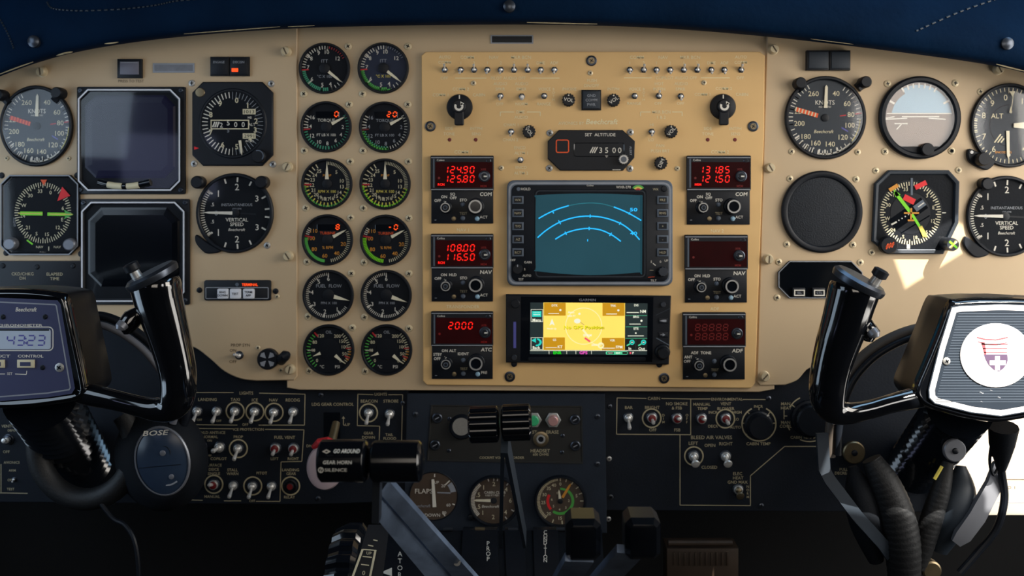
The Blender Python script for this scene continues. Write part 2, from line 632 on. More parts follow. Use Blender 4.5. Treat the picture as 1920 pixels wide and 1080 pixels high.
def on_pad(x, y):
    dy = y - lip_y(x)
    for (y0, d0), (y1, d1) in zip(sec[1:], sec[2:]):
        if y1 <= dy <= y0: return W(x, y, d0 + (d1 - d0) * (y0 - dy) / (y0 - y1) + .0006)
    return W(x, y, .05)


B = MB(gs)
for pts in ([(88, 4), (100, 16), (150, 20), (230, 17), (290, 10), (330, 2), (400, -4)], [(-4, 30), (14, 62), (26, 92)], [(1718, 58), (1800, 22), (1880, -6)]):
    q = spline(pts, 14)
    B = MB(gs)
    for a, b in list(zip(q, q[1:]))[::2]: B.tube([on_pad(*a), on_pad(*b)], .0009, 'dial_grey', 5, world=True)
    B.out('stitch')
B = MB(gs)
for pts, r in (([(345, 64.5), (430, 58), (525, 51)], .0006), ([(196, 83), (222, 80)], .0009), ([(106, 105), (122, 100), (136, 98)], .0013), ([(-6, 142), (30, 128), (62, 117)], .0009),
               ([(540, 51), (590, 49)], .0005), ([(988, 43), (1120, 46)], .0008), ([(1868, 121), (1925, 135)], .001), ([(1520, 74), (1600, 84)], .0004)):
    q = spline(pts, 5)
    B = MB(gs)
    B.tube([on_pad(x, y - 1) for x, y in q], [r * (.35 + .65 * math.sin(math.pi * i / (len(q) - 1))) for i in range(len(q))], 'worn', 6, world=True)
    B.out('worn_edge', 'pale worn edge where the covering is chipped')
for x, y in ((64, 78), (955, 12), (1888, 82)):
    B = MB(gs)
    c = on_pad(x, y)
    B.tube([c + Vector((0, .002, 0)), c + Vector((0, -.002, 0)), c + Vector((0, -.0035, 0))], [.0062, .006, .003], 'gun', 16, world=True)
    B.out('snap_button')

# ------------------------------------------------------------------ tan instrument panel plates
ctrp = thing('engine_gauge_panel', 'plain tan centre panel behind the two columns of engine gauges and the avionics plate', 'instrument panel', 680, 380, 0)
B = MB(ctrp)
B.ext([(538, -10), (538, 727), (560, 731), (1424, 735), (1452, 730), (1452, -10)], [(0, -9), (0, -1.2), (1.2, 0)], 'tan')
B.out('panel_sheet')
B = MB(ctrp)
B.box(920, 66, 1000, 82, 0, 1.5, 'line_grey')
B.quad(922.5, 68, 997.5, 80, 1.6, 'black')
B.out('placard', 'black oblong placard with a thin grey rim')

lp = thing('pilot_instrument_panel', 'tan panel on the pilot side carrying two dark square displays', 'instrument panel', 300, 400, LPB)
cut = spline([(480, 714), (450, 710), (420, 696), (395, 674), (365, 652), (335, 647), (280, 645), (243, 619), (207, 602), (178, 596), (100, 596), (0, 606), (-160, 640)], 4)
B = LPS = MB(lp)
B.ext([(-200, -10), (550, -10), (557, -4), (557, 706), (551, 713)] + cut, [(0, -12), (0, -1.5), (1.5, 0)], 'tan')
for x, y in ((80, 135), (537, 97), (540, 313), (541, 480), (545, 692)): fastener(lp, x, y)
for x, y in ((13, 297), (129, 297), (484, 652), (527, 694), (520, 556)): screw(lp, x, y, 4.5)
B = LPS
B.T('PRESS TO TEST', 246, 152, 5, 'letter_dark', .4, w=48)
for t, x, y in (('PROP SYN', 451, 647), ('ON', 437, 657), ('OFF', 437, 678)): B.T(t, x, y, 5.5, 'letter_dark', .4)
B.box(287, 118.5, 365, 136.5, 0, 1.2, 'line_grey')
B.quad(290, 121.5, 362, 133.5, 1.3, 'placard')
B.out('panel_sheet')

rp = thing('copilot_instrument_panel', 'tan panel on the co-pilot side with a bright patch of sunlight on it', 'instrument panel', 1660, 400, LPB)
cut = spline([(1472, 722), (1496, 712), (1518, 690), (1550, 696), (1600, 697), (1640, 664), (1680, 640), (1715, 624), (1800, 620), (1920, 640), (2100, 680)], 4)
B = MB(rp)
B.ext([(2140, -10), (1438, -10), (1438, 68), (1419, 715), (1425, 723)] + cut, [(0, -12), (0, -1.5), (1.5, 0)], 'tan')
B.out('panel_sheet')
for x, y in ((1450, 93), (1443, 315), (1440, 486), (1433, 705), (1870, 131)): fastener(rp, x, y)

av = thing('avionics_panel', 'raised golden tan plate in the centre filled with toggle switches, radios and two screens', 'instrument panel', 1110, 410, AVB)
B = AVS = MB(av)
B.ext([(798, 97), (1425, 97), (1434, 104), (1433, 240), (1416, 718), (1408, 728), (800, 722), (793, 714), (790, 104)], [(0, -7.5), (0, -1.2), (1.2, 0)], 'tan_warm')
B = MB(av)
for x, y in ((1109, 114), (807, 237), (1412, 237), (956, 706), (1245, 709)):
    B = MB(av)
    B.lathe(x, y, [(10, 0), (10, 1.5), (8.2, 2), (7.6, .8), (6, .9), (5.6, 3)], 'gun', n=20, mcap='brass')
    B.tick(x, y, -4, 4, 30, 1.6, 3.2, 'black'); B.tick(x, y, -4, 4, 120, 1.6, 3.2, 'black')
    B.out('fastener')
for x, y in ((1107, 137), (888, 156), (1320, 155), (940, 315), (1270, 316)): screw(av, x, y, 5)
for x, y in ((843, 262), (892, 262), (1327, 262), (1378, 262)):
    B = MB(av); B.lathe(x, y, [(3.6, .1), (2.4, 1.2)], 'red_dark', n=12); B.out('adjusting_hole')
B = AVS
for t, x, y, s in (
        ('AUTO', 834, 107, 5.5), ('COMM', 834, 117, 5.5), ('OFF', 833, 146.5, 5.5), ('COMM', 876, 107.5, 6), ('1', 864, 118, 5.5), ('2', 889, 118, 5.5), ('NAV', 926, 107.5, 6), ('1', 914, 118, 5.5), ('2', 939, 118, 5.5),
        ('MKR BCN', 977, 107.5, 6), ('1', 964, 118, 5.5), ('2', 989, 118, 5.5), ('DME', 1014, 118, 5.5), ('ADF', 1039, 118, 5.5), ('PILOT AUDIO OFF', 953, 146.5, 5.5),
        ('COMM', 1194, 107.5, 6), ('1', 1181, 118, 5.5), ('2', 1207, 118, 5.5), ('NAV', 1243.5, 107.5, 6), ('1', 1231, 118, 5.5), ('2', 1256, 118, 5.5), ('MKR BCN', 1294, 107.5, 6), ('1', 1282, 118, 5.5), ('2', 1307, 118, 5.5),
        ('DME', 1334, 118, 5.5), ('ADF', 1358, 118, 5.5), ('AUTO', 1389, 107, 5.5), ('COMM', 1389, 117, 5.5), ('OFF', 1388, 146, 5.5), ('COPILOT AUDIO OFF', 1268, 146, 5.5),
        ('AUDIO', 938, 157, 5.5), ('SPKR', 938, 167, 5.5), ('OFF', 937, 195, 5.5), ('AUDIO', 978, 157, 5.5), ('EMER', 978, 167, 5.5), ('NORM', 978, 195, 5.5), ('VOICE', 1021, 167, 5.5), ('RANGE', 1020, 195, 5.5),
        ('PHONE', 1068, 167, 5.5), ('PUSH', 1110, 151, 5.5), ('ON/OFF', 1109, 160.5, 5.5), ('INTPH', 1150, 167, 5.5), ('VOICE', 1190, 167, 5.5), ('RANGE', 1189, 194, 5.5), ('HOT', 1236, 157, 5.5), ('INTPH', 1236, 167, 5.5), ('OFF', 1234, 194, 5.5),
        ('AUDIO', 1277, 157, 5.5), ('SPKR', 1276, 167, 5.5), ('OFF', 1276, 194, 5.5), ('COMM 2', 864, 167, 5.5), ('COMM 1', 826, 178, 5.5), ('CABIN', 898, 178, 5.5), ('SIDE', 842, 241, 5.5), ('TONE', 842, 251, 5.5), ('INTPH', 893, 241, 5.5), ('SENS', 893, 251, 5.5),
        ('COMM 2', 1357, 166, 5.5), ('COMM 1', 1317, 177, 5.5), ('CABIN', 1391, 177, 5.5), ('SIDE', 1327, 241, 5.5), ('TONE', 1327, 251, 5.5), ('INTPH', 1379, 241, 5.5), ('SENS', 1379, 251, 5.5), ('DME', 976, 210, 5.5), ('AUDIO', 977, 220, 5.5),
        ('CHAN 1', 958, 234, 5.5), ('CHAN 2', 957, 262, 5.5), ('MKR BCN', 1240, 210, 5.5), ('1 & 2', 1240, 220, 5.5), ('HI', 1222, 234, 5.5), ('LO', 1221, 262, 5.5), ('AVIONICS BY', 1071, 231, 5.5), ('ENCD', 975, 277, 5.5), ('ALTM 1', 977, 287, 5.5),
        ('ENCD', 977, 314, 5.5), ('ALTM 2', 977, 324.5, 5.5), ('PAN', 1238, 273, 5.5), ('PUSH BRT', 1238, 283, 5.5), ('COMM 1', 868, 285, 6), ('NAV 1', 868, 431, 6), ('TRANSPONDER', 868, 575, 6), ('COMM 2', 1350, 285, 6), ('NAV 2', 1345, 433, 6), ('ADF', 1340, 579, 6)):
    B.T(t, x, y, s, 'letter', .35)
B.T('Beechcraft', 1129, 228, 9.5, 'letter', .35, slant=.2, bold=True)
B.VT('BOTH', 1038, 177, 4.5, 6.5, 'letter', .35)
B.VT('BOTH', 1207, 177, 4.5, 6.5, 'letter', .35)
for a in ((853, 146.5, 912, 146.5), (994, 146.5, 1049, 146.5), (1170, 146, 1222, 146), (1314, 146, 1368, 146), (938, 210, 964, 210), (988, 210, 1013, 210), (938, 210, 938, 218), (1013, 210, 1013, 218), (1201, 210, 1220, 210), (1260, 210, 1279, 210), (1201, 210, 1201, 218), (1279, 210, 1279, 218)):
    B.line(*a, 1.5, .35, 'letter')
B.out('panel_sheet')

# ------------------------------------------------------------------ dark lower panels
ls = thing('pilot_switch_panel', 'black lower panel of light and ice-protection switches under the pilot displays', 'switch panel', 380, 840, SUB)
B = LSS = MB(ls)
B.ext([(-200, 560), (765, 560), (769, 940), (575, 946), (-200, 940)], [(0, -5), (0, -1), (1, 0)], 'sub')
B = MB(ls)
B.box(607, 773, 638, 822, .2, .6, 'black_gloss', mcap='black_gloss')
B.out('lever_slot')
for x, y in ((602, 741), (597, 935), (756, 756), (723, 730)): screw(ls, x, y, 5, 'gun')
B = LSS
LD = 'letter_dim'
for q in ([(438, 736), (345, 736)], [(486, 737), (572, 739), (571, 797), (485, 797)], [(445, 797), (345, 796)], [(437, 804), (358, 803), (357, 840)], [(497, 805), (570, 806), (566, 865), (527, 866), (525, 940), (480, 940)], [(452, 939), (420, 939)], [(380, 938), (344, 937)],
          [(700, 740), (671, 739), (670, 798), (712, 799), (711, 826)], [(728, 740), (755, 740), (753, 826)], [(50, 806), (49, 840)], [(52, 925), (0, 924)], [(2, 870), (2, 924)]): B.pline(q, 1.3, .3, LD)
for t, x, y, s in (('LIGHTS', 462, 737, 5.5), ('LANDING', 389, 749, 5.5), ('TAXI', 441, 749, 5.5), ('ICE', 478, 750, 5.5), ('NAV', 513, 750, 5.5), ('RECOG', 549, 750, 5.5), ('OFF', 460, 796, 4.5), ('ICE PROTECTION', 466, 805, 5), ('WSHLD ANTI-ICE', 394, 811, 5), ('NORMAL', 394, 819, 5), ('PROP', 447, 819, 5), ('FUEL VENT', 534, 820, 5.5),
                   ('PILOT', 374, 860, 5), ('COPILOT', 410, 860, 5), ('LEFT', 515, 860, 5), ('RIGHT', 550, 860, 5), ('SURFACE', 401, 872, 5), ('DEICE', 401, 880, 5), ('SINGLE', 401, 888, 5), ('MANUAL', 398, 931, 5), ('STALL', 436, 881, 5), ('WARN', 436, 888, 5), ('PITOT', 491, 887, 5), ('OFF', 473, 939, 4.5), ('LANDING', 545, 881, 5), ('GEAR', 546, 888, 5), ('RELAY', 543, 932, 5),
                   ('OFF', 374, 787, 4), ('OFF', 410, 789, 4), ('ON', 393, 826, 4), ('OFF', 392, 854, 4), ('LDG GEAR CONTROL', 624, 758, 5.5), ('UP', 652, 796, 5), ('DN', 580, 836, 5), ('LIGHTS', 714, 739, 5), ('BEACON', 692, 752, 5.5), ('STROBE', 733, 752, 5.5), ('GEAR', 691, 812, 5), ('DOWN', 691, 820, 5), ('TAIL', 730, 815, 5), ('FLOOD', 731, 822, 5),
                   ('OFF', 28, 779, 4), ('VENT', 12, 799, 5), ('DEFOG', 24, 807, 4), ('ON', 26, 799, 4), ('OFF', 12, 847, 5), ('AVIONICS', 22, 867, 4.5), ('ARM', 23, 882, 4.5), ('OFF', 20, 900, 4.5), ('TEST', 20, 917, 4.5)):
    B.T(t, x, y, s, LD, .3)
for x, y in ((441, 771), (478, 772), (514, 773), (691, 774), (447, 841), (401, 908), (474, 911), (545, 911)): B.arc(x, y, 15.5, 18, 0, 360, .3, LD, n=28)
B.pline([(644, 797), (644, 783)], 1.3, .3, LD); B.pline([(644, 797), (649, 797)], 1.3, .3, LD); B.poly([(641, 785), (647, 785), (644, 780)], .3, LD)
B.out('panel_sheet')

cp = thing('center_lower_panel', 'charcoal plate below the radar holding three round gauges and the voice recorder', 'switch panel', 948, 870, CTR)
B = MB(cp)
B.ext([(763, 738), (1134, 738), (1138, 1000), (756, 1000)], [(0, -8), (0, -1.2), (1.2, 0)], 'ctr')
B.out('panel_sheet')
for x, y in ((779, 777), (1120, 781), (1120, 870), (772, 990)): screw(cp, x, y, 5.5, 'gun')
for x, y in ((1142, 860), (1141, 973), (1145, 932)): screw(cp, x, y, 5, 'steel', base=SUB)

rs = thing('copilot_switch_panel', 'black lower panel of cabin and environmental switches under the empty cover disc', 'switch panel', 1350, 840, SUB)
B = RSS = MB(rs)
B.ext([(1120, 560), (2140, 560), (2140, 962), (1120, 957)], [(0, -5), (0, -1), (1, 0)], 'sub')
for x, y in ((1143, 762), (1441, 747), (1145, 932), (1427, 948)): screw(rs, x, y, 5, 'gun')
B = RSS
for q in ([(1212, 747), (1157, 746), (1156, 814), (1295, 815), (1295, 748), (1240, 747)], [(1295, 748), (1332, 748)], [(1392, 749), (1436, 749)], [(1275, 815), (1275, 947), (1407, 948), (1407, 892), (1471, 837), (1535, 837)], [(1470, 769), (1470, 786)], [(1470, 780), (1476, 780)]): B.pline(q, 1.4, .3, LD)
for t, x, y, s in (('CABIN', 1226, 747, 5.5), ('BAR', 1179, 764, 5.5), ('BRIGHT', 1223, 764, 5.5), ('OFF', 1224, 806, 5.5), ('NO SMOKE', 1269, 757, 5.5), ('& FSB', 1269, 765, 5.5), ('FSB', 1270, 806, 5.5), ('ENVIRONMENTAL', 1363, 748.5, 5), ('MANUAL', 1316, 758, 5.5), ('TEMP', 1317, 766, 5.5), ('INCR', 1337, 773, 5), ('DECR', 1337, 799, 5), ('VENT', 1361, 757, 5.5), ('BLOWER', 1361, 766, 5.5),
                   ('HIGH', 1382, 773, 5), ('LO', 1381, 786, 5), ('AUTO', 1379, 801, 5), ('INCR', 1422, 762, 5), ('CABIN TEMP', 1422, 832, 5.5), ('MAN', 1473, 757, 5.5), ('HEAT', 1474, 765, 5.5), ('MAN', 1473, 792, 5.5), ('COOL', 1473, 799, 5.5), ('CABIN TEMP MODE', 1514, 820, 5), ('BLEED AIR VALVES', 1334, 820, 6.5), ('LEFT', 1300, 831, 6), ('OPEN', 1331, 835, 5.5), ('RIGHT', 1361, 832, 6),
                   ('CLOSED', 1330, 876, 5.5), ('ELEC', 1383, 888, 5.5), ('HEAT', 1384, 896, 5.5), ('GND MAX', 1383, 904, 5.5), ('PULL', 1582, 880, 5), ('DECREASE', 1582, 887, 5)): B.T(t, x, y, s, LD, .3)
B.VT('DIM', 1244, 785, 4.5, 6.5, LD, .3); B.VT('OFF', 1288, 785, 4.5, 6.5, LD, .3); B.VT('NORM', 1402, 922, 4.5, 6.5, LD, .3)
for x, y in ((1222, 784), (1360, 785), (1301, 855)): B.arc(x, y, 16, 18.5, 0, 360, .3, LD, n=28)
B.arc(1423, 795, 30.5, 33, 25, 335, .3, LD, n=40)
B.ticks(1423, 795, 26, 31, -130, 130, 7, 1.5, .3, LD)
B.arc(1518, 785, 42, 44, -60, -25, .3, LD); B.arc(1518, 785, 42, 44, -120, -105, .3, LD); B.arc(1518, 785, 42, 44, 150, 205, .3, LD)
B.tick(1518, 785, 34, 43, -52, 2, .3, LD)
B.out('panel_sheet')

cb = thing('side_breaker_panel', 'sunlit cream panel low beside the co-pilot yoke column', 'switch panel', 1860, 880, .004)
B = CBS = MB(cb)
B.box(1766, 780, 2140, 966, -16, 0, 'cream', .8)
B = CBS
B.line(1880, 899, 2100, 900, 1.6, .3, 'letter_dark')
B.T('NO. 1', 1893, 914, 6, 'letter_dark', .3)
B.line(1870, 942, 2100, 943, 1.6, .3, 'line_grey')
B.out('panel_sheet')
# ------------------------------------------------------------------ small controls
def toggle(x, y, tip, label, base, r=5.4, ln=None, boot=None, tipr=1.0, group=None, body='gun', bat='chrome'):
    """Toggle switch: tip = (dx, dy, h) of the bat's end, in picture pixels."""
    t = thing('toggle_switch', label, 'switch', x, y, base, group)
    B = MB(t)
    hexa = [(x + r * 1.16 * math.cos(rad(a)), y + r * 1.16 * math.sin(rad(a))) for a in range(0, 360, 60 if r < 7 else 30)]
    B.ext(hexa, [(0, 0), (0, r * .25), (r * .1, r * .32)], 'gun')
    B.lathe(x, y, [(r * .95, r * .3), (r * .92, r * .75), (r * .7, r * .9), (r * .62, r * .5)], body, n=20)
    B.out('bushing')
    if boot:
        B = MB(t)
        B.lathe(x, y, [(r * .8, r * .6), (r * .74, r * .95), (r * .4, r * 1.1)], boot, n=18)
        B.out('rubber_boot', 'red rubber boot')
    B = MB(t)
    dx, dy, h = tip
    a = r * .32
    if not boot: B.lathe(x, y, [(r * .66, r * .6), (r * .6, r * 1.0), (r * .36, r * 1.25), (r * .1, r * 1.33)], bat, n=18)
    B.tube([(x, y, r * .4), (x + dx * .45, y + dy * .45, h * .5), (x + dx * .85, y + dy * .85, h * .9), (x + dx * .97, y + dy * .97, h * .98), (x + dx, y + dy, h * 1.03)],
           [a * .75, a * .95, a * 1.35 * tipr, a * 1.2 * tipr, a * .45 * tipr], bat, 12)
    B.out('lever')
    return t


UP, DN, MID = (0, -8.5, 14), (-1, 8, 14), (0, 1, 18)
G = 'small toggle switches on the avionics plate'
for side, xs in (("the pilot's", ((834, 'AUTO COMM', UP), (864, 'COMM 1', DN), (889, 'COMM 2', UP), (914, 'NAV 1', DN), (939, 'NAV 2', DN), (964, 'MKR BCN 1', UP), (989.5, 'MKR BCN 2', UP), (1014, 'DME', DN), (1039.5, 'ADF', DN))),
                 ("the co-pilot's", ((1181, 'COMM 1', DN), (1207, 'COMM 2', UP), (1231, 'NAV 1', DN), (1256.5, 'NAV 2', DN), (1282, 'MKR BCN 1', UP), (1307.5, 'MKR BCN 2', UP), (1333.5, 'DME', DN), (1358, 'ADF', DN), (1389.5, 'AUTO COMM', UP)))):
    for x, n, st in xs:
        toggle(x, 131, st, f"toggle switch flipped {'up' if st is UP else 'down'} under {n} in {side} audio row", AVB, group=G)
for x, y, st, lab, tr in ((938.5, 180, DN, "toggle switch under AUDIO SPKR next to the pilot's rotary selector", 1), (978.5, 181, (0, 5, 17), 'stout silver toggle switch under AUDIO EMER lettering', 1.8), (1020.5, 180, MID, 'toggle switch pointing straight out under VOICE beside the PHONE knob', 1.2),
                          (1190, 180, MID, 'toggle switch pointing straight out under VOICE beside the INTPH knob', 1.2), (1235.5, 180, UP, 'toggle switch flipped up under HOT INTPH', 1), (1276.5, 180.5, DN, "toggle switch under AUDIO SPKR next to the co-pilot's rotary selector", 1),
                          (958.5, 247, DN, 'toggle switch between CHAN 1 and CHAN 2 lettering', 1), (1222, 247, DN, 'toggle switch between HI and LO under MKR BCN bracket', 1), (976, 300, (0, -1.5, 15), 'toggle switch between ENCD ALTM 1 and ENCD ALTM 2', 1.2)):
    toggle(x, y, st, lab, AVB, tipr=tr, group=G)


def vol_knob(x, y, txt, label, rot=0):
    t = thing('volume_control', label, 'knob', x, y, AVB, 'black knobs on the avionics plate')
    knob(t, x, y, 12.5, 9, 'black', name='knob_body', gear=14, cap=lambda B, h: (B.T(txt, x, y, 6.6, 'white', h, rot=rot), B.disc(x, y - 8.5, 1.4, h, 'white') if txt == 'VOL' else None))


vol_knob(1066, 188, 'VOL', 'black VOL knob under PHONE lettering', 10)
vol_knob(1150, 188.5, 'VOL', 'black VOL knob under INTPH lettering', -35)
vol_knob(992, 247, 'VOL', 'black VOL knob beside the CHAN 1 toggle', 50)
vol_knob(1257.5, 247, 'VOL', 'black VOL knob beside the HI and LO toggle', -50)
vol_knob(1238.5, 306, 'DIM', 'black DIM knob under PUSH BRT lettering', -65)


def rotary(x, y, label, cx):
    t = thing('rotary_selector', label, 'knob', x, y, AVB, 'black rotary microphone selectors')
    B = MB(t)
    B.lathe(x, y, [(24, 0), (24.5, 2), (23, 5), (15, 7), (13, 7.2)], 'black', n=36)
    B.tick(x, y, 13, 22, 0, 2.2, 7, 'white')
    B.out('skirt')
    B = MB(t)
    B.lathe(x, y, [(13, 6.8), (12.5, 17), (11, 18.5)], 'black', n=28)
    B.ext(rr(x - 8.5, y + 4, x + 8.5, y + 35, 3), [(0, 6.5), (0, 15), (1.5, 16.5)], 'black')
    B.out('pointer')
    B = MB(t)
    B.arc(x, y, 4.5, 8.5, 40, 300, 18.8, 'white')
    B.poly([(x + 3, y - 9), (x + 10, y - 5), (x + 3, y - 1)], 18.8, 'white')
    B.out('cap_arrow', 'white curved arrow')


rotary(862, 201, "black rotary selector under COMM 2 on the pilot's half of the avionics plate", 0)
rotary(1355, 200.5, "black rotary selector under COMM 2 on the co-pilot's half of the avionics plate", 0)

t = thing('push_button', 'square black GND COMM PWR button between the two VOL knobs', 'button', 1108.5, 188, AVB)
B = MB(t); B.box(1090, 169, 1127, 207, 0, 5, 'black', 1); B.out('button_frame')
B = MB(t); B.box(1092.5, 171.5, 1124.5, 204.5, 4.5, 8, 'dial_grey', 1.5)
for q, y in (('GND', 180), ('COMM', 188.5), ('PWR', 197)): B.T(q, 1108.5, y, 5, 'line_grey', 8.1)
B.out('button_cap')

# altitude selector
t = thing('altitude_selector', 'black eight-sided SET ALTITUDE selector reading 3500', 'instrument', 1108, 282, AVB)
B = MB(t); B.ext([(1048, 244), (1167, 244), (1190, 265), (1189, 296), (1168, 320), (1050, 320), (1027, 298), (1027, 265)], [(0, 0), (0, 4.5), (1.5, 6)], 'black'); B.T('SET  ALTITUDE', 1125, 253, 5.5, 'white', 6.1, w=57)
B.T('ALERT', 1182, 283, 4, 'line_grey', 6.1, rot=90)
B.quad(1148, 318, 1163, 319, 6.1, 'white')
B.poly([(1134, 292), (1140, 292), (1137, 296)], 6.1, 'white')
B.out('case')
B = MB(t); B.frame(rr(1042, 262, 1067, 287, 4), 0, 2, 6.2, 'orange'); B.out('alert_lamp', 'orange-rimmed square lamp')
B = MB(t); B.ext(rr(1076, 268, 1170, 294, 4), [(0, 6), (0, 6.8), (2, 5.2)], 'black_gloss')
B.T('3', 1126, 282, 10, 'white', 6.2); B.T('5', 1137, 282, 10, 'white', 6.2); B.T('0', 1151, 282, 10, 'white', 6.2); B.T('0', 1161.5, 282, 10, 'white', 6.2)
for i in range(3): B.line(1106 + i * 4, 287, 1112 + i * 4, 276, 2, 6.2, 'white')
B.out('drum_window')
knob(t, 1168, 299.5, 9.5, 11, 'steel', name='set_knob', label='silver knob', cap=lambda B, h: B.disc(1168, 299.5, 5.5, h, 'gun'), gear=14, up=6)
for x, y in ((1031, 249.5), (1182, 248), (1030, 315.5), (1181, 316)): screw(t, x, y, 6.5, 'steel')


# ------------------------------------------------------------------ radios
def radio(x0, y0, w, kind, lines, label, dim=False, hd=65, ht=127, group='panel radios'):
    """Control head: display block over a switch face. (x0, y0) top corner."""
    t = thing('radio_control_head', label, 'radio', x0 + w / 2, y0 + ht / 2, AVB, group)
    x1, yd, y1 = x0 + w, y0 + hd, y0 + ht
    B = MB(t); B.box(x0 + 1, yd - 4, x1 - 1, y1, 0, 3, 'black', .8)
    X = lambda u: x0 + u
    Y = lambda v: y0 + v
    B.T(kind, X(103), Y(72), 6.5, 'white', 3.1, w=(22 if kind in ('COM', 'NAV') else 20), bold=True, slant=.1)
    if kind == 'COM': L = (('OFF', 13, 84), ('ON', 25, 77), ('SQ', 41, 72), ('OFF', 42, 79), ('STO', 61, 83))
    elif kind == 'NAV': L = (('OFF', 13, 84), ('ON', 24, 77), ('HLD', 41, 77), ('STO', 61, 83))
    elif kind == 'ATC': L = (('STBY', 12, 81), ('OFF', 11, 89), ('ON', 25, 74), ('ALT', 40, 74), ('IDENT', 60, 80))
    else: L = (('ANT', 11, 84), ('OFF', 9, 92), ('ADF', 23, 76), ('TONE', 44, 76))
    for q, u, v in L: B.T(q, X(u), Y(v), 5, 'white', 3.1, bold=True)
    B.T('TEST', X(61), Y(108), 4.5, 'letter_dim', 3.1)
    if kind != 'ADF': B.T('ACT' if kind != 'ATC' else 'PRE', X(99), Y(115), 5, 'white', 3.1)
    B.line(X(25), Y(85), X(28), Y(89), 1.5, 3.1, 'white')
    B.quad(X(7), Y(120), X(11), Y(121), 3.1, 'line_grey')
    sf = B.out('switch_face')
    B = MB(t)
    fr = rr(x0, y0, x1, yd, 2)
    B.ext(fr, [(0, 0), (0, 7), (1, 8)], 'black')
    B.quad(x0 + 1, y0 + 3, x1 - 1, y0 + 4.6, 8.15, 'line_grey'); B.quad(x0 + 1, yd - 2.4, x1 - 1, yd - .6, 8.15, 'line_grey'); B.quad(x0 + 5, y0 + 6, x0 + 7.5, yd - 5, 8.15, 'slate')
    B.T('Collins', X(19), Y(8.5), 3.6, 'white', 8.2)
    B.ext(rr(x1 - 14, y0 + 6, x1 - 5, y0 + 13, 3), [(0, 8), (1, 8.8)], 'gun', mcap='black')
    dc = B.out('display_case')
    B = MB(t)
    B.quad(x0 + 9, y0 + 12, x1 - 2, yd - 5, 8.2, 'window_red')
    ht_ = 13.5
    for i, (txt, xx) in enumerate(lines): B.digits(txt, X(xx), Y(26.5 + i * 17), 6.8, 12, 12.2, 1.7, 'led', 8.4)
    if dim:
        for r in range(2):
            for c in range(5): B.seg('8', X(28 + c * 13), Y(28 + r * 17), 8, 12, 1.6, 'led_ghost', 8.35)
    if lines and kind != 'ATC':
        B.T('MEM' if x0 > 1200 else 'RCN', X(20 if x0 < 1200 else 21), Y(54), 4.2, 'led', 8.4, bold=True)
    if kind != 'ADF':
        B.T('XFR', X(99), Y(26), 4, 'led_dim', 8.4)
        B.T('MEM', X(99), Y(57), 4, 'led_dim', 8.4)
    B.disc(X(16), Y(42), 2.2, 8.35, 'led_ghost')
    B.out('display_window', 'dark red display window', parent=dc)
    B = MB(t); kx, ky = X(101), Y(39)
    B.lathe(kx, ky, [(11, 8), (10.5, 12), (9, 12.6), (8.2, 11.5), (6, 11.5), (6, 15), (5, 16)], 'gun', n=24, mcap='black'); B.quad(kx - 1, ky - 1.3, kx + 5, ky + 1.3, 16.2, 'white'); B.out('transfer_switch', parent=dc)
    # volume knob with mode ring, tuning knob
    B = MB(t); kx, ky = X(29), Y(97)
    B.lathe(kx, ky, [(12, 3), (11.5, 8), (9.8, 9), (9.3, 20), (8.8, 21), (7.2, 21), (6.8, 20)], 'black', n=28, cap=False)
    B.arc(kx, ky, 7.2, 9, 0, 360, 21.3, 'steel', n=24); B.lathe(kx, ky, [(6.9, 20), (5, 20), (4.8, 23), (4, 24)], 'black', n=20); B.arc(kx, ky, 3, 4.2, 0, 360, 24.2, 'slate', n=18)
    B.line(kx, ky - 11, kx - 3, ky - 9, 1.5, 9.1, 'white')
    B.out('mode_knob', parent=sf)
    B = MB(t); kx, ky = X(85), Y(95)
    B.lathe(kx, ky, [(16, 3), (15.5, 11), (14.3, 12), (13.2, 12), (13, 24), (12.2, 25.5), (9.8, 25.5), (9.4, 24.5)], 'black', n=32, mcap='black_gloss')
    B.arc(kx, ky, 9.6, 12.4, 0, 360, 25.8, 'steel', n=28)
    B.out('tuning_knob', parent=sf)
    for u, v, rr_, m in ((60, 92, 3.2, 'slate'), (60, 117, 3.2, 'slate'), (87, 118, 3.2, 'sky_blue')):
        if kind == 'ADF' and m == 'sky_blue': continue
        B = MB(t); B.lathe(X(u), Y(v), [(rr_ + 1.2, 3), (rr_, 4), (rr_ * .9, 7), (rr_ * .5, 7.4)], m, n=14); B.out('push_button', parent=sf)
    B = MB(t); B.lathe(X(43), Y(118), [(4.5, 3), (4, 4.4), (2, 4.8)], 'brass', n=14); B.out('light_sensor', parent=sf)
    return t


radio(808, 292, 118, 'COM', (('124.90', 29), ('125.80', 29)), "COM radio reading 124.90 over 125.80 on the pilot's half of the avionics plate")
radio(808.5, 438, 117, 'NAV', (('108.00', 29), ('116.50', 29)), 'NAV radio reading 108.00 over 116.50 below the pilot-side COM radio')
radio(809, 583, 116, 'ATC', (('2000', 37), ), 'ATC transponder reading 2000 beside the touchscreen')
radio(1286.5, 292, 120, 'COM', (('131.85', 27), ('121.50', 27)), 'COM radio reading 131.85 over 121.50 beside the weather radar', ht=129)
radio(1283, 440, 118, 'NAV', (), 'NAV radio with a blank dark red display', ht=127)
radio(1279, 585, 118, 'ADF', (), 'ADF radio with faint unlit digits', dim=True, ht=126)

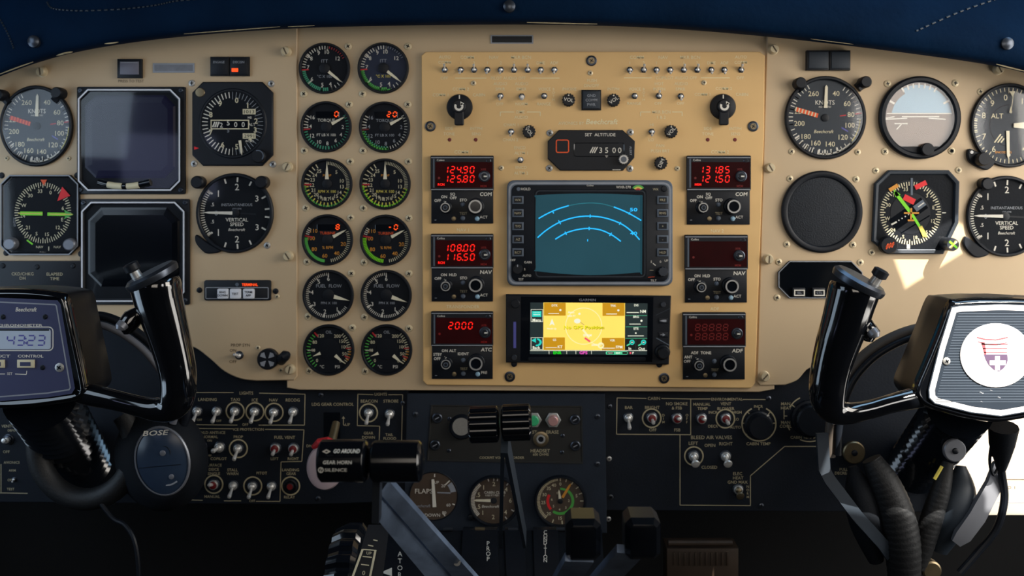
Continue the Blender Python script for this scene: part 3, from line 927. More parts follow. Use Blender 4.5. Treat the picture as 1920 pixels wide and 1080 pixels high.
# ------------------------------------------------------------------ weather radar
t = thing('weather_radar', 'grey-framed weather radar with teal screen showing three blue range arcs', 'radar display', 1105, 436, AVB)
B = MB(t)
fr = rr(951, 338, 1260, 535, 13)
B.ext(fr, [(0, 0), (0, 9), (2, 11)], 'slate')
B.frame(rr(954, 342, 1257, 532, 14), 0, 3.4, 11.2, 'line_grey')
B.out('outer_frame', 'grey frame with a pale rim')
B = MB(t)
B.ext(rr(959, 347, 1252, 527, 12), [(0, 11.1), (1, 11.6)], 'black')
B.poly(rr(1002, 355, 1211, 521, 6), 11.7, 'black_matte')
B.frame(rr(1004, 357, 1209, 519, 8), 0, 2, 11.9, 'dial_grey')
B.T('Collins', 1106, 347.8, 3.2, 'white', 11.8)
B.T('WXR-270', 1168, 351, 4.5, 'white', 11.8)
for i, m in enumerate(('red', 'yellow', 'green')): B.arc(1195.5, 358, 2 + i * 3, 5 + i * 3, -60, 60, 11.8 + .05 * i, m, ax=1.15)
B.T('HOLD', 986, 354.5, 4.5, 'white', 11.8); B.T('WX', 1228, 355, 4, 'letter_dim', 11.8)
for q, x, y in (('OFF', 962, 487), ('GAIN', 990, 491), ('AUTO', 988, 516), ('TST', 977, 523), ('5', 984, 504), ('5', 1220, 490), ('0', 1237, 490), ('UP', 1248, 488), ('TILT', 1224, 525)): B.T(q, x, y, 4, 'white', 11.8)
B.line(1223, 493, 1228, 497, 1.5, 11.8, 'white'); B.line(1217, 506, 1224, 506, 1, 11.8, 'letter_dim'); B.line(1214, 519, 1226, 518, 1, 11.8, 'orange')
B.disc(972.5, 354.5, 3.5, 11.8, 'slate')
B.out('face')
B = MB(t)
scr = spline([(1010, 366), (1105, 363), (1194, 366), (1201, 373), (1203, 440), (1201, 506), (1194, 510), (1105, 515), (1010, 508), (1005, 500), (1004, 440), (1005, 375)], 4, True)
B.ext(scr, [(0, 12), (2, 12.2)], 'radar')
def arcpts(p, h, m, w=2.2): B.pline(spline(p, 8), w, h, m)
arcpts([(1066, 385.5), (1085, 382), (1108, 380.5), (1130, 382.5), (1150, 388)], 12.5, 'radar_dim', 1.5)
for p in ([(1010, 409.5), (1025, 401), (1045, 392), (1066, 385.5)], [(1150, 388), (1168, 395), (1184, 403), (1201, 413)], [(1008, 445), (1026, 430), (1050, 416), (1077, 407.5), (1105, 405), (1134, 408.5), (1163, 419), (1184, 434), (1198, 449)], [(1041, 448), (1061, 436.5), (1083, 430), (1104, 428), (1126, 431), (1147, 440.5), (1163, 452)]):
    arcpts(p, 12.6, 'radar_line')
for a in ((1036, 396, 1038, 400), (1178, 402, 1180, 398), (1047, 413, 1051, 420), (1106, 402, 1106, 408), (1163, 416, 1160, 421), (1059, 434, 1062, 440), (1104, 425, 1104, 431), (1146, 436, 1142, 442)): B.line(*a, 1.8, 12.65, 'radar_line')
B.T('50', 1187, 393, 6, 'radar_line', 12.65, w=14, bold=True); B.T('40', 1187, 437, 6, 'radar_line', 12.65, w=13, bold=True)
B.quad(1100.5, 448, 1102, 452, 12.65, 'radar_line')
B.out('screen', 'teal glowing screen')
for col, xs in ((971.5, ('WX', 'NAV', 'T/O', 'AZ', 'RCT')), (1241, ('FRZ', 'RNG', '+', '-', 'HLD'))):
    for i, q in enumerate(xs):
        B = MB(t); y = 375 + i * 24.4
        B.box(col - 10.5, y - 7.5, col + 10.5, y + 7.5, 11.5, 14, 'slate', 1)
        B.quad(col - 7.5, y - 5, col + 7.5, y + 5, 14.1, 'black'); B.T(q, col, y, 4.2, 'letter_dim', 14.2)
        B.out('bezel_key')
knob(t, 971, 503, 9.5, 11, 'black', name='gain_knob', up=11, cap=lambda B, h: B.quad(970, 494.5, 972, 499, h, 'line_grey'))
knob(t, 1241, 508, 9.5, 11, 'gun', name='tilt_knob', up=11, gear=10)
B = MB(t); B.lathe(1244, 354, [(6, 11.5), (5, 13), (3, 13.3)], 'black', n=16); B.out('corner_button')

# ------------------------------------------------------------------ touchscreen navigator
t = thing('gps_navigator', 'black touchscreen navigator showing a yellow No GPS Position map', 'gps navigator', 1102, 617, AVB)
B = MB(t)
B.ext([(949, 551), (1257, 554), (1253, 682), (949, 678)], [(0, 0), (0, 9), (2, 11)], 'black')
B.poly([(977, 555), (1224, 556), (1222, 677), (976, 675)], 11.1, 'black_gloss')
B.T('GARMIN', 1101, 561.3, 4.5, 'line_grey', 11.3, w=31)
B.line(1228, 590, 1255, 577, 1.2, 11.2, 'dial_grey'); B.line(1229, 632, 1254, 646, 1.6, 11.2, 'slate')
B.ext(rr(990, 668, 1210, 676, 3), [(0, 11.1), (1.5, 12.3)], 'black_matte')
B.out('case')
B = MB(t); B.quad(963, 602, 968, 651, 11.5, 'lcd_ink'); B.out('card_slot', 'blue card slot')
B = MB(t)
H = 11.6
B.poly([(994.5, 566), (1213, 567.5), (1212, 663.5), (993.5, 662)], H, 'gps_dark')
h = H + .1
B.poly([(1019, 566), (1171, 567), (1170.5, 655), (1018.5, 654.5)], h, 'map')
h += .1
for q in ((1020, 566.5, 1060.5, 590.5), (1129, 567, 1170, 591), (1019.5, 631, 1059, 654), (1128, 632, 1170, 655)): B.quad(*q, h, 'map_amber')
h += .1
def cap(q, x, y, s, m='gps_white', **k): B.T(q, x, y, s, m, h, bold=True, **k)
cap('DTK', 1040, 571.5, 3.8); cap('TRK', 1149, 572, 3.8); cap('GS', 1039.5, 635.5, 3.8); cap('VSR', 1147.5, 636.5, 3.8)
B.quad(1028, 586, 1048, 587.2, h, 'gps_white'); B.disc(1050.5, 580, 2, h, 'gps_white'); B.quad(1136, 586.7, 1156, 588, h, 'gps_white'); B.disc(1158.5, 580.5, 2, h, 'gps_white')
B.quad(1023, 649.5, 1044, 650.6, h, 'gps_white'); cap('KT', 1050, 648.5, 5); B.quad(1128, 650.5, 1152, 651.6, h, 'gps_white'); cap('FPM', 1160, 649, 5)
B.arc(1094, 610, 33.2, 34.4, 0, 360, h, 'map_line', n=48)
B.poly([(1035, 596), (1030, 609), (1035, 606), (1040, 609)], h, 'gps_white'); cap('North Up', 1034.5, 614.5, 3)
cap('Auto', 1070.5, 584, 4); cap('5000 FT', 1071, 591, 3.2); B.disc(1086, 587, 2, h, 'gps_white'); B.ext(ell(1082, 600.5, 6, 4.5), [(0, h), (.5, h + .1)], 'gps_white'); B.line(1087, 602, 1095, 608, .8, h, 'letter_dim')
B.line(1092, 616, 1104, 631, 3.5, h, 'map_line'); B.line(1096, 632, 1106, 639, 3.5, h, 'gps_red'); cap('EHAM', 1101, 627, 4); cap('2000 FT', 1118, 645, 4)
B.arc(1126, 646, 3, 6, 0, 360, h, 'map_line', n=18); B.line(1108, 640, 1124, 648, 1, h, 'map_line')
h += .1
B.T('No GPS Position', 1094.7, 612.7, 6.2, 'olive', h - .05, w=75, bold=True)
cap('No GPS Position', 1094, 612, 6, 'map_yellow', w=74)
cap('Menu', 1006.5, 598.5, 5); cap('Back', 1006, 650, 5); cap('In', 1180, 651.5, 5); cap('Out', 1202, 652, 5)
B.quad(998, 582, 1015, 592.5, h, 'gps_cyan'); B.quad(1000, 584, 1013, 585.2, h, 'gps_white'); B.quad(1000, 588, 1013, 589.2, h, 'gps_white')
B.frame([(995.5, 578.5), (1018, 578.5), (1018, 602), (995.5, 602)], 0, .8, h, 'gps_white'); B.frame([(995.5, 631), (1018, 631), (1018, 654), (995.5, 654)], 0, .8, h, 'gps_white')
B.arc(1006, 640, 4.5, 7.5, 10, 190, h, 'gps_cyan', ax=1.3); B.poly([(996.5, 636.5), (1005, 632), (1005, 641)], h, 'gps_cyan')
cap('DIS', 1192, 571, 4); cap('NM', 1204.5, 582.5, 5); B.quad(1174, 584, 1197, 585.2, h, 'gps_white'); cap('BRG', 1191.5, 592.5, 4); B.disc(1201.5, 600, 2, h, 'gps_white'); B.quad(1179, 605.6, 1200, 606.8, h, 'gps_white'); cap('ETE', 1191.5, 614.5, 4); B.quad(1176, 627.5, 1206, 628.8, h, 'gps_white'); B.disc(1191, 623, 1.5, h, 'gps_white')
for y in (590, 611, 632.5): B.quad(1172, y, 1212, y + .6, h, 'gps_mint')
B.quad(1171, 633, 1190, 655, h, 'gps_black'); B.quad(1192, 633, 1212, 655.5, h, 'gps_black')
h += .1
for x in (1184, 1205.5): B.arc(x, 640, 2.6, 4.8, 0, 360, h, 'gps_cyan', n=18); B.line(x - 4, 643, x - 10, 646.5, 2.4, h, 'gps_mint'); B.quad(x - 1.8, 639.4, x + 1.8, 640.8, h, 'gps_white')
cap('In', 1180, 651.5, 5); cap('Out', 1202, 652, 5)
B.quad(994, 655, 1212, 656, h, 'gps_white')
cap('ENR', 1045, 659.5, 5, 'gps_green', w=15); cap('GPS', 1093.5, 659.5, 5, 'gps_pink', w=15)
for x in (1029, 1062, 1079, 1108): B.quad(x, 656, x + .8, 662, h, 'gps_white')
B.ext(rr(1135, 657, 1176, 663, 2.5), [(0, h), (.3, h + .1)], 'gps_mint')
h += .2
B.quad(1138, 658, 1150, 662, h, 'gps_black'); B.quad(1166, 658, 1175, 662, h, 'gps_black'); cap('NAV', 1144, 660, 2.8); cap('MAP', 1158, 660, 2.8); B.disc(1181, 660, 1.8, h, 'gps_red'); cap('P', 1186, 660, 4)
B.out('screen', 'bright yellow map screen', smooth=False)
for x, y, q in ((1242, 600, 'HOME'), (1242, 626, 'DIRECT')):
    B = MB(t); B.box(x - 9, y - 5, x + 9, y + 5, 11, 12.5, 'black', 1, r=2)
    if q == 'HOME': B.poly([(x - 7, y), (x, y - 2), (x, y + 2)], 12.6, 'line_grey'); B.quad(x, y - 2, x + 6, y + 2, 12.6, 'line_grey')
    else: B.poly([(x + 4, y), (x - 1, y - 3), (x - 1, y + 3)], 12.6, 'line_grey'); B.quad(x - 5, y - .6, x, y + .6, 12.6, 'line_grey')
    B.out('bezel_key')
for x, y, r, m in ((967, 568, 8, 'black'), (1242, 569.5, 5, 'gun'), (964.5, 668, 5, 'gun')):
    knob(t, x, y, r, 5, m, name='small_knob' if r > 5 else 'bezel_screw', up=11)
B = MB(t); B.lathe(1240.5, 658, [(15, 11), (14, 18), (12.5, 19), (11, 19), (10.5, 30), (9, 32)], 'black', n=36, gear=18, gd=.04); B.out('dual_knob')
for x, y in ((964, 682), (1236, 683)):
    B = MB(t); B.lathe(x, y, [(6, 0), (5.5, 4), (3, 5)], 'black', n=14); B.out('mounting_screw')
# ------------------------------------------------------------------ round instruments
def needle(t, x, y, a, r0, r1, w0, w1, m='needle', h=3.2, ax=1, name='needle', tip=0, label=None):
    B = MB(t)
    s, c = math.sin(rad(a)), -math.cos(rad(a))
    nx, ny = math.cos(rad(a)), math.sin(rad(a))
    pts = [(r0, -w0 / 2), (r1 - tip, -w1 / 2)] + ([(r1, 0)] if tip else []) + [(r1 - tip, w1 / 2), (r0, w0 / 2)]
    B.ext([(x + (r * s + q * nx) * ax, y + r * c + q * ny) for r, q in pts], [(0, h - .8), (0, h)], m)
    return B.out(name, label=label)


def hub(t, x, y, r, m='black', h=4.2):
    B = MB(t); B.lathe(x, y, [(r, 1), (r, h - .4), (r * .85, h)], m, n=20); return B.out('needle_hub')


def glass(t, x, y, r, h, ax=1, pts=None):
    B = MB(t); B.poly(pts or ell(x, y, r * ax, r), h, 'glass'); return B.out('cover_glass', smooth=False)


def case(t, x, y, r, ax=1, w=.1, h=7, m='black', dial='dial', n=48):
    B = MB(t)
    B.lathe(x, y, [(r, 0), (r, h * .7), (r * (1 - w * .3), h), (r * (1 - w * .75), h), (r * (1 - w), h * .75), (r * (1 - w), 1)], m, ax=ax, n=n, cap=False)
    B.out('bezel')
    B = MB(t)
    B.disc(x, y, r * (1 - w), 1, dial, ax=ax, n=n)
    return B


def nums(B, x, y, r, items, s, m, h=1.3, ax=1, **k):
    for q, a in items: B.T(q, x + r * ax * math.sin(rad(a)), y - r * math.cos(rad(a)), s, m, h, **k)


ROWS = [(609, 128.5, 719, 128), (612, 238, 721.5, 238.5), (613.5, 345, 722.5, 345), (614.5, 449.5, 723.5, 450), (616, 553.5, 724.5, 553.5), (617, 655.5, 725.5, 655.5)]
SCR = [((653, 87), (570, 176)), ((655, 196), (571, 282.5)), ((657, 303), (574, 390)), ((658, 408), (576, 491)), ((659, 512.5), (578, 593.5)), ((661, 614.5), (580, 695.5))]
SCR2 = [((765, 87), (680, 176)), ((765, 196), (681, 282.5)), ((766, 303), (682, 390)), ((767, 409), (683, 492)), ((767, 513), (684, 594.5)), ((767, 616), (685, 696))]
KINDS = ('temperature_gauge', 'torque_gauge', 'propeller_gauge', 'turbine_gauge', 'fuel_flow_gauge', 'oil_gauge')
LBL = (('black ITT temperature gauge', 'topmost'), ('TORQUE gauge with red digit window', ''), ('PROP rpm gauge with green-ringed scale', ''), ('TURBINE gauge with red digit window', ''), ('FUEL FLOW gauge with white scale', ''), ('OIL gauge with two short needles', ''))
R = 48
for i in range(6):
    for c in range(2):
        x, y = ROWS[i][2 * c], ROWS[i][2 * c + 1]
        where = 'in the column beside the avionics plate' if c else 'in the column nearer the pilot displays'
        t = thing(KINDS[i], f'round {LBL[i][0]} {where}', 'gauge', x, y, 0, 'engine gauges in two columns')
        dial = 'dial_blue' if (i == 0 and c) else 'dial'
        B = case(t, x, y, R, dial=dial)
        h = 1.3
        if i == 0:
            B.ticks(x, y, 36, 42.5, 8, -86, 14, 1.6, h, 'white'); B.ticks(x, y, 38, 42.5, 13, 60, 8, 1.2, h, 'red' if not c else 'line_grey')
            g = 'green_teal' if not c else 'green'
            B.ticks(x, y, 36, 42.5, -98, -188, 18, 2.4, h, g)
            if c: B.arc(x, y, 40, 42.5, -98, -200, h, g)
            B.ticks(x, y, 36, 42.5, 160, 128, 4, 1.5, h, 'white')
            B.tick(x, y, 30, 44, -94, 2.6, h + .1, 'red')
            for a in (8, -21, -53, -133, -172, 160): B.tick(x, y, 33, 42.5, a, 2, h, 'white')
            nums(B, x, y, 31, (('12', 53), ('10', 8), ('9', -21), ('8', -53), ('7', -86), ('6', -130), ('5', -172), ('4', 160)), 7, 'white')
            B.T('ITT', x, y - 14, 6, 'line_grey', h); B.T('°C X 100', x, y + 15, 5, 'line_grey' if not c else 'yellow', h)
            needle(t, x, y, 129 if not c else 128, 9, 41, 5.5, 4, 'needle', tip=10); hub(t, x, y, 10)
        elif i in (1, 3):
            B.ext(rr(x - 20, y - 29, x + 24, y - 17, 1), [(0, 1.1), (.6, 1.4)], 'black_gloss')
            tx = ('0' if not c else '20') if i == 1 else ('8' if not c else '-0')
            for j, ch in enumerate(tx): B.seg(ch, x + 19 - 11 * (len(tx) - 1 - j), y - 24, 6, 9, 1.9, 'led_orange', 1.7)
            if i == 1:
                B.ticks(x, y, 37, 42.5, 58, 172, 16, 1.4, h, 'white' if c else 'green_teal'); B.ticks(x, y, 35, 42.5, -60, -92, 5, 1.7, h, 'white'); B.ticks(x, y, 36, 42.5, -104, -186, 12, 2.2, h, 'green_teal')
                if c: B.arc(x, y, 39, 43, -100, -190, h, 'green')
                B.tick(x, y, 30, 43, -97, 2.4, h + .1, 'red' if not c else 'red_dark')
                w = 'white' if not c else 'line_grey'
                nums(B, x, y, 31, (('16', -55), ('14', -88), ('12', -122), ('10', -155), ('8', 176), ('6', 145), ('4', 118), ('2', 90)), 6.8, w)
                B.T('TORQUE', x, y - 12.5, 5.5, w, h); B.T('FT LB X 100', x, y + 15, 4.8, w, h)
            else:
                B.ticks(x, y, 36.5, 42.5, 68, 170, 20, 1.3, h, 'ivory'); B.ticks(x, y, 36, 42.5, -58, -74, 4, 1.6, h, 'white')
                if not c: B.arc(x, y, 37.5, 43, -84, -172, h, 'green')
                else: B.ticks(x, y, 36.5, 43, -86, -172, 22, 2, h, 'lime')
                B.tick(x, y, 28, 43, -80, 2.6, h + .1, 'red')
                nums(B, x, y, 30.5, (('110', -57), ('100', -85), ('80', -125), ('60', -170), ('40', 146), ('20', 105)), 7, 'amber')
                B.T('TURBINE', x, y - 12.5, 5, 'orange', h); B.T('% RPM', x, y + 14.5, 5, 'amber', h)
            needle(t, x, y, 62, 12, 41, 6, 3, 'needle', tip=8); hub(t, x, y, 10, h=2.4)
        elif i == 2:
            B.ticks(x, y, 36, 42.5, 0, 100, 24, 1.1, h, 'ivory'); B.ticks(x, y, 35, 42.5, 104, 262, 16, 2, h, 'yellow'); B.ticks(x, y, 34, 42.5, -88, -30, 6, 1.8, h, 'ivory')
            B.ticks(x, y, 40, 43.2, 106, 264, 24, 3, h + .05, 'lime' if c else 'green'); B.tick(x, y, 29, 43, -92, 2.8, h + .1, 'red')
            nums(B, x, y, 28.5, (('5', 38), ('10', 78), ('13', 100), ('14', 124), ('15', 143), ('16', 160), ('17', 177), ('18', -168), ('19', -152), ('20', -134), ('21', -114), ('22', -94), ('23', -74), ('24', -54), ('25', -32)), 6.4, 'ivory')
            B.T('PROP', x, y - 16, 4.5, 'amber', h); B.T('RPM X 100', x, y + 14, 5, 'yellow', h)
            needle(t, x, y, 0, 9, 41, 7, 3, 'needle', tip=12); hub(t, x, y, 9, h=2.6)
        elif i == 4:
            B.ticks(x, y, 37, 42.5, 0, -235, 48, 1.2, h, 'white')
            for a in (0, -35, -80, -122, -168, -212): B.tick(x, y, 34, 42.5, a, 2.2, h, 'white')
            nums(B, x, y, 31, (('6', 0), ('5', -35), ('4', -80), ('3', -122), ('2', -168), ('1', 148)), 7.5, 'white')
            B.T('FUEL  FLOW', x + 1, y - 17.5, 6, 'line_grey', h, w=48); B.T('PPH X 100', x + 1, y + 14.5, 4.6, 'line_grey', h)
            needle(t, x, y, 104 if not c else 108, 11, 42, 7.5, 6, 'needle', tip=22); hub(t, x, y, 11, h=2.4)
        else:
            B.ticks(x, y, 35, 42, -40, -140, 13, 1.8, h, 'green'); B.ticks(x, y, 35, 41, 42, 130, 14, 1.6, h, 'ivory')
            for a in (-40, 86, 112): B.tick(x, y, 32, 42.5, a, 2.6, h + .1, 'red')
            B.tick(x, y, 26, 40, -92, 1.8, h, 'white'); B.ticks(x, y, 37, 42, 95, 118, 4, 2.4, h + .05, 'amber')
            nums(B, x, y, 30, (('120', -30), ('80', -62), ('40', -92), ('0', -132), ('200', 32), ('150', 58), ('100', 80), ('50', 105), ('0', 134)), 6, 'ivory')
            B.T('OIL', x, y - 33, 5.5, 'line_grey', h); B.T('°C', x - 13, y + 32, 5.5, 'white', h); B.T('PSI', x + 16, y + 32, 5.5, 'white', h)
            needle(t, x, y, -112, 17, 33, 6, 3, 'needle', tip=9); needle(t, x, y, 131, 16, 39, 6.5, 4, 'needle', tip=12); hub(t, x, y, 20, 'dial', h=2.2)
        B.out('dial', smooth=False)
        glass(t, x, y, R * .91, 5.2)
        for sx, sy in (SCR2 if c else SCR)[i]: screw(t, sx, sy, 7)

# ------------------------------------------------------------------ flight instruments
def lug(B, x, y, r, h, m='black', px=None, py=None):
    B.lathe(x, y, [(r, 0), (r, h * .85), (r * .8, h)], m, n=20)
    if px is not None: B.tube([(x, y, 3), (px, py, 3)], r * .8, m, 8)


def airspeed(x, y, r, ax, label, who, lugs, refl):
    t = thing('airspeed_indicator', label, 'gauge', x, y, LPB)
    B = case(t, x, y, r, ax, .09, 8, dial='dial_grey')
    h = 1.3
    k = r / 76
    ang = lambda v: 36 + (v - 40) * 1.29 if v <= 100 else 113 + (v - 100) * 1.26
    A = {40: 34, 60: 62, 80: 87, 100: 107, 120: 134, 140: 168, 160: 200, 180: 224, 200: 259, 220: 284, 240: 305, 260: 331}
    ks = sorted(A)
    for a_, b_ in zip(ks, ks[1:]): B.ticks(x, y, 60 * k, 68 * k, A[a_], A[b_], 5, 1.6, h, 'white', ax)
    for a_ in (A[140], A[160], A[180]): B.ticks(x, y, 58 * k, 68 * k, a_ - 10, a_ + 12, 3, 3, h, 'white', ax)
    B.arc(x, y, 65 * k, 67.5 * k, 134, 190, h, 'white', ax); B.arc(x, y, 65 * k, 67 * k, 92, 130, h, 'yellow', ax)
    nums(B, x, y, 49 * k, (('40', 25), ('60', 58), ('80', 83), ('100', 106), ('120', 136), ('140', 168), ('160', 200), ('180', 226), ('200', 258), ('220', 284), ('260', 334)), 9 * k, 'ivory', ax=ax)
    B.T('KNOTS', x, y - 28 * k, 8 * k, 'white', h, w=36 * k * ax); B.T('INDICATED', x, y - 20 * k, 3 * k, 'white', h)
    B.T('Beechcraft', x - 2, y + 25 * k, 6 * k, 'ivory', h, w=36 * k * ax, slant=.25)
    B.tick(x, y, 57 * k, 69 * k, 83, 2.5, h + .1, 'red', ax); B.tick(x, y, 28 * k, 40 * k, 83, 2, h + .1, 'red', ax); B.tick(x, y, 36 * k, 50 * k, 120, 2.5, h, 'lcd_ink', ax)
    B.out('dial', smooth=False)
    B = MB(t)
    n = 7
    for j in range(n):
        r0 = (14 + j * 6.3) * k
        B.tick(x, y, r0, r0 + 3.9 * k, 286, 8 * k, 2.4, 'orange', ax); B.tick(x, y, r0 + 3.9 * k, r0 + 6.3 * k, 286, 8 * k, 2.4, 'ivory' if refl else 'red', ax)
    B.out('limit_pointer', 'orange striped pointer')
    needle(t, x, y, 2, 18 * k, 60 * k, 6.5 * k, 5 * k, 'needle', h=4, ax=ax, tip=4)
    hub(t, x, y, 7 * k, h=3)
    glass(t, x, y, r * .92, 6.2, ax)
    for lx, ly, qx, qy in lugs:
        B = MB(t); lug(B, lx, ly, 11, 24, 'black', qx, qy); B.out('adjuster_lug')
    return t


t = airspeed(70, 236.5, 76, .9, 'round KNOTS airspeed indicator beside the dark violet display', 0, ((116, 176, 104, 190), (8, 180, 20, 194)), 0)
t = airspeed(1546.5, 221, 78, .975, 'round KNOTS airspeed indicator under the two dark annunciator buttons', 1, ((1496, 158, 1505, 168), (1617, 156, 1606, 166)), 1)
for x, y in ((1484, 284), (1608, 285)): screw(t, x, y, 6)

# square cathode-ray displays
for x0, y0, x1, y1, scr, lab, c in ((146, 163, 349, 364, 'crt_sheen', 'square dark violet display with chamfered white rim and slip ball', 28), (152, 373, 357, 571, 'crt_off', 'square blank black display behind the pilot yoke grip', 32)):
    t = thing('flight_display', lab, 'display', (x0 + x1) / 2, (y0 + y1) / 2, LPB)
    top = scr == 'crt_sheen'
    B = MB(t)
    B.box(x0, y0, x1, y1, 0, 5, 'black', 1.2, r=3); B.T('Collins', x0 + 140, y0 + 7.5, 3, 'white', 5.2)
    B.out('case')
    B = MB(t)
    o = octo(x0 + 5, y0 + 5, x1 - 7, y1 - 6, 18)
    B.ext(o, [(0, 5), (0, 10), (2.2, 11), (4, 8), (6, 7)], 'black', cap=False)
    B.frame(o, .2, 3, 11.2, 'key')
    B.out('window_rim', 'pale chamfered rim')
    B = MB(t)
    B.poly(octo(x0 + 10, y0 + 10, x1 - 12, y1 - 11, 17), 5.6, 'black_matte')
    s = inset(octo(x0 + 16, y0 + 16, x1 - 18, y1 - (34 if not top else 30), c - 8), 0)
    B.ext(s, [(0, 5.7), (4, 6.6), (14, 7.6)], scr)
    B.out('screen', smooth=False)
    if top:
        B = MB(t)
        P = spline([(190, 342, 10), (210, 347, 11), (236, 349, 11), (262, 347, 11), (286, 342, 10)], 5)
        B.tube(P, 6.5, 'black_gloss', 12)
        B.out('slip_tube', 'dark inclinometer tube')
        B = MB(t)
        B.tube([(208, 346.5, 13), (220, 348.5, 13.5), (235, 349.5, 13.5)], 6.2, 'ivory', 12); B.tube([(244, 349.5, 13.5), (256, 348.5, 13.5), (266, 347, 13)], 6.2, 'ivory', 12)
        B.tube([(237, 349.5, 13.6), (242, 349.5, 13.6)], 6.3, 'black_gloss', 12)
        B.out('slip_ball', 'pale ball markers')
    for x, y in ((x0 + 7, y0 + 7), (x1 - 8, y0 + 7), (x1 - 8, y1 - 8), (x0 + 7, y1 - 8)): screw(t, x, y, 5, 'gun', up=5)
    glass(t, 0, 0, 0, 8.6, pts=octo(x0 + 10, y0 + 10, x1 - 12, y1 - 11, 17))

# altimeter (pilot)
t = thing('altimeter', 'square altimeter with clipped corners reading 2500 beside the violet display', 'gauge', 437, 232, LPB)
B = MB(t); B.ext(octo(362, 154, 513, 311, 20), [(0, 0), (0, 4), (2, 5.5)], 'black')
B.lathe(377, 174, [(9, 5.5), (8, 7), (6, 7.2)], 'brass', n=18)
B.poly([(366, 275), (375, 278), (366, 281)], 5.7, 'red_coat')
B.out('case')
x, y, r = 438, 232, 66
B = MB(t); B.lathe(x, y, [(r, 5.5), (r * .97, 6.8), (r * .93, 6.8), (r * .92, 5.6)], 'black', ax=.97, n=48, cap=False); B.out('bezel')
B = MB(t); B.disc(x, y, r * .92, 5.6, 'black_matte', .97, 48)
for i in range(50): B.tick(x, y, (48 if i % 5 else 45), 59, i * 7.2, 1.8 if i > 25 else 1, 5.8, 'white' if i > 24 else 'line_grey', .97)
nums(B, x, y, 44, (('0', 10), ('1', 40), ('2', 84), ('3', 106), ('4', 132), ('5', 170), ('6', 205), ('7', 248), ('8', 292), ('9', 328)), 9.5, 'ivory', h=5.9, bold=True)
B.out('dial', smooth=False)
B = MB(t)
B.box(397, 225, 469, 243, 5.8, 6.4, 'ivory'); B.quad(399, 227, 467, 241, 6.5, 'black_gloss')
for i in range(3): B.line(401 + i * 4, 239, 405 + i * 4, 229, 2.4, 6.7, 'white')
B.T('2', 417, 235, 9, 'white', 6.7); B.T('5', 430, 231, 9, 'white', 6.7); B.T('0', 444, 234, 9, 'white', 6.7); B.T('0', 458, 234, 9, 'white', 6.7)
B.T('5', 430, 245, 7, 'line_grey', 6.7)
for yy, q in ((210, '1013'), (255.5, '2991')): B.box(457, yy - 5, 481, yy + 5, 5.8, 6.3, 'ivory'); B.T(q, 469, yy, 6, 'black', 6.5, w=19)
B.T('MB', 470, 221, 4, 'white', 6); B.T('IN HG', 470, 265, 4, 'white', 6); B.T('ALT', 474, 234, 5, 'white', 6)
B.out('counter_window')
needle(t, 448, 236, 172, 28, 56, 5, 4, 'needle', h=8, tip=6)
knob(t, 489, 293, 13, 14, 'black', name='baro_knob', up=5, ring=None, cap=lambda B, h: B.arc(489, 293, 9, 11, -20, 130, h, 'slate'))
glass(t, x, y, 60, 9.5, .97)
for sx, sy in ((360, 156), (509, 157), (364, 307), (512, 308)): screw(t, sx, sy, 6.5, 'steel')


def vsi(x, y, r, ax, label, lugs, foot):
    t = thing('vertical_speed_indicator', label, 'gauge', x, y, LPB)
    k = r / 75
    B = case(t, x, y, r, ax, .09, 8, dial='black_matte')
    h = 1.3
    B.ticks(x, y, 60 * k, 68 * k, 270 - 40, 270 + 40, 21, 1.8, h, 'white', ax)
    for a in (231, 309): B.tick(x, y, 57 * k, 68 * k, a, 3.5, h, 'white', ax)
    for a in (342, 4, 28, 62, 83, 97, 118, 152, 176, 198): B.tick(x, y, 58 * k, 67 * k, a, 3, h, 'white', ax)
    nums(B, x, y, 49 * k, (('1', 318), ('1', 222), ('2', 4), ('2', 176)), 12 * k, 'white', ax=ax)
    nums(B, x, y, 50 * k, (('3', 57), ('3', 122)), 11 * k, 'white', ax=ax)
    nums(B, x, y, 47 * k, (('.5', 290), ('.5', 250)), 6.5 * k, 'white', ax=ax); B.T('0', x - 37 * k * ax, y, 9, 'line_grey', h)
    B.T('INSTANTANEOUS', x + 3, y - 15.5 * k, 5 * k, 'line_grey', h, w=60 * k * ax); B.T('1000 FPM', x + 3, y - 8 * k, 3 * k, 'line_grey', h)
    B.T('VERTICAL', x + 3, y + 12.5 * k, 6.5 * k, 'white', h); B.T('SPEED', x + 3, y + 21 * k, 6.5 * k, 'white', h); B.T('Beechcraft', x + 3, y + 31 * k, 5 * k, 'white', h, w=32 * k * ax, slant=.25)
    B.tick(x, y, 4, 40, 93, 3, h, 'black', ax)
    B.out('dial', smooth=False)
    needle(t, x, y, 271, 5 * k, 62 * k, 6 * k, 4 * k, 'white', h=4, ax=ax, tip=12)
    hub(t, x, y, 8 * k, h=3)
    glass(t, x, y, r * .92, 6.4, ax)
    for lx, ly in lugs:
        B = MB(t); lug(B, lx, ly, 12, 22, 'black'); B.out('adjuster_lug')
    B = MB(t); B.ext(spline(foot, 4, True), [(0, 0), (0, 5), (2, 6.5)], 'black'); B.out('corner_lug')
    return t


t = vsi(441.5, 399.5, 75, .965, 'round VERTICAL SPEED indicator above the three-key strip', ((376, 342), (495, 342)), [(370, 440), (392, 455), (415, 470), (400, 475), (385, 473), (369, 455)])
screw(t, 501, 460, 6.5, 'steel')
vsi(1884, 405.5, 76, .97, "round VERTICAL SPEED indicator at the edge of the co-pilot's panel", ((1843, 345), ), [(1808, 443), (1830, 458), (1852, 474), (1838, 482), (1822, 480), (1805, 460)])

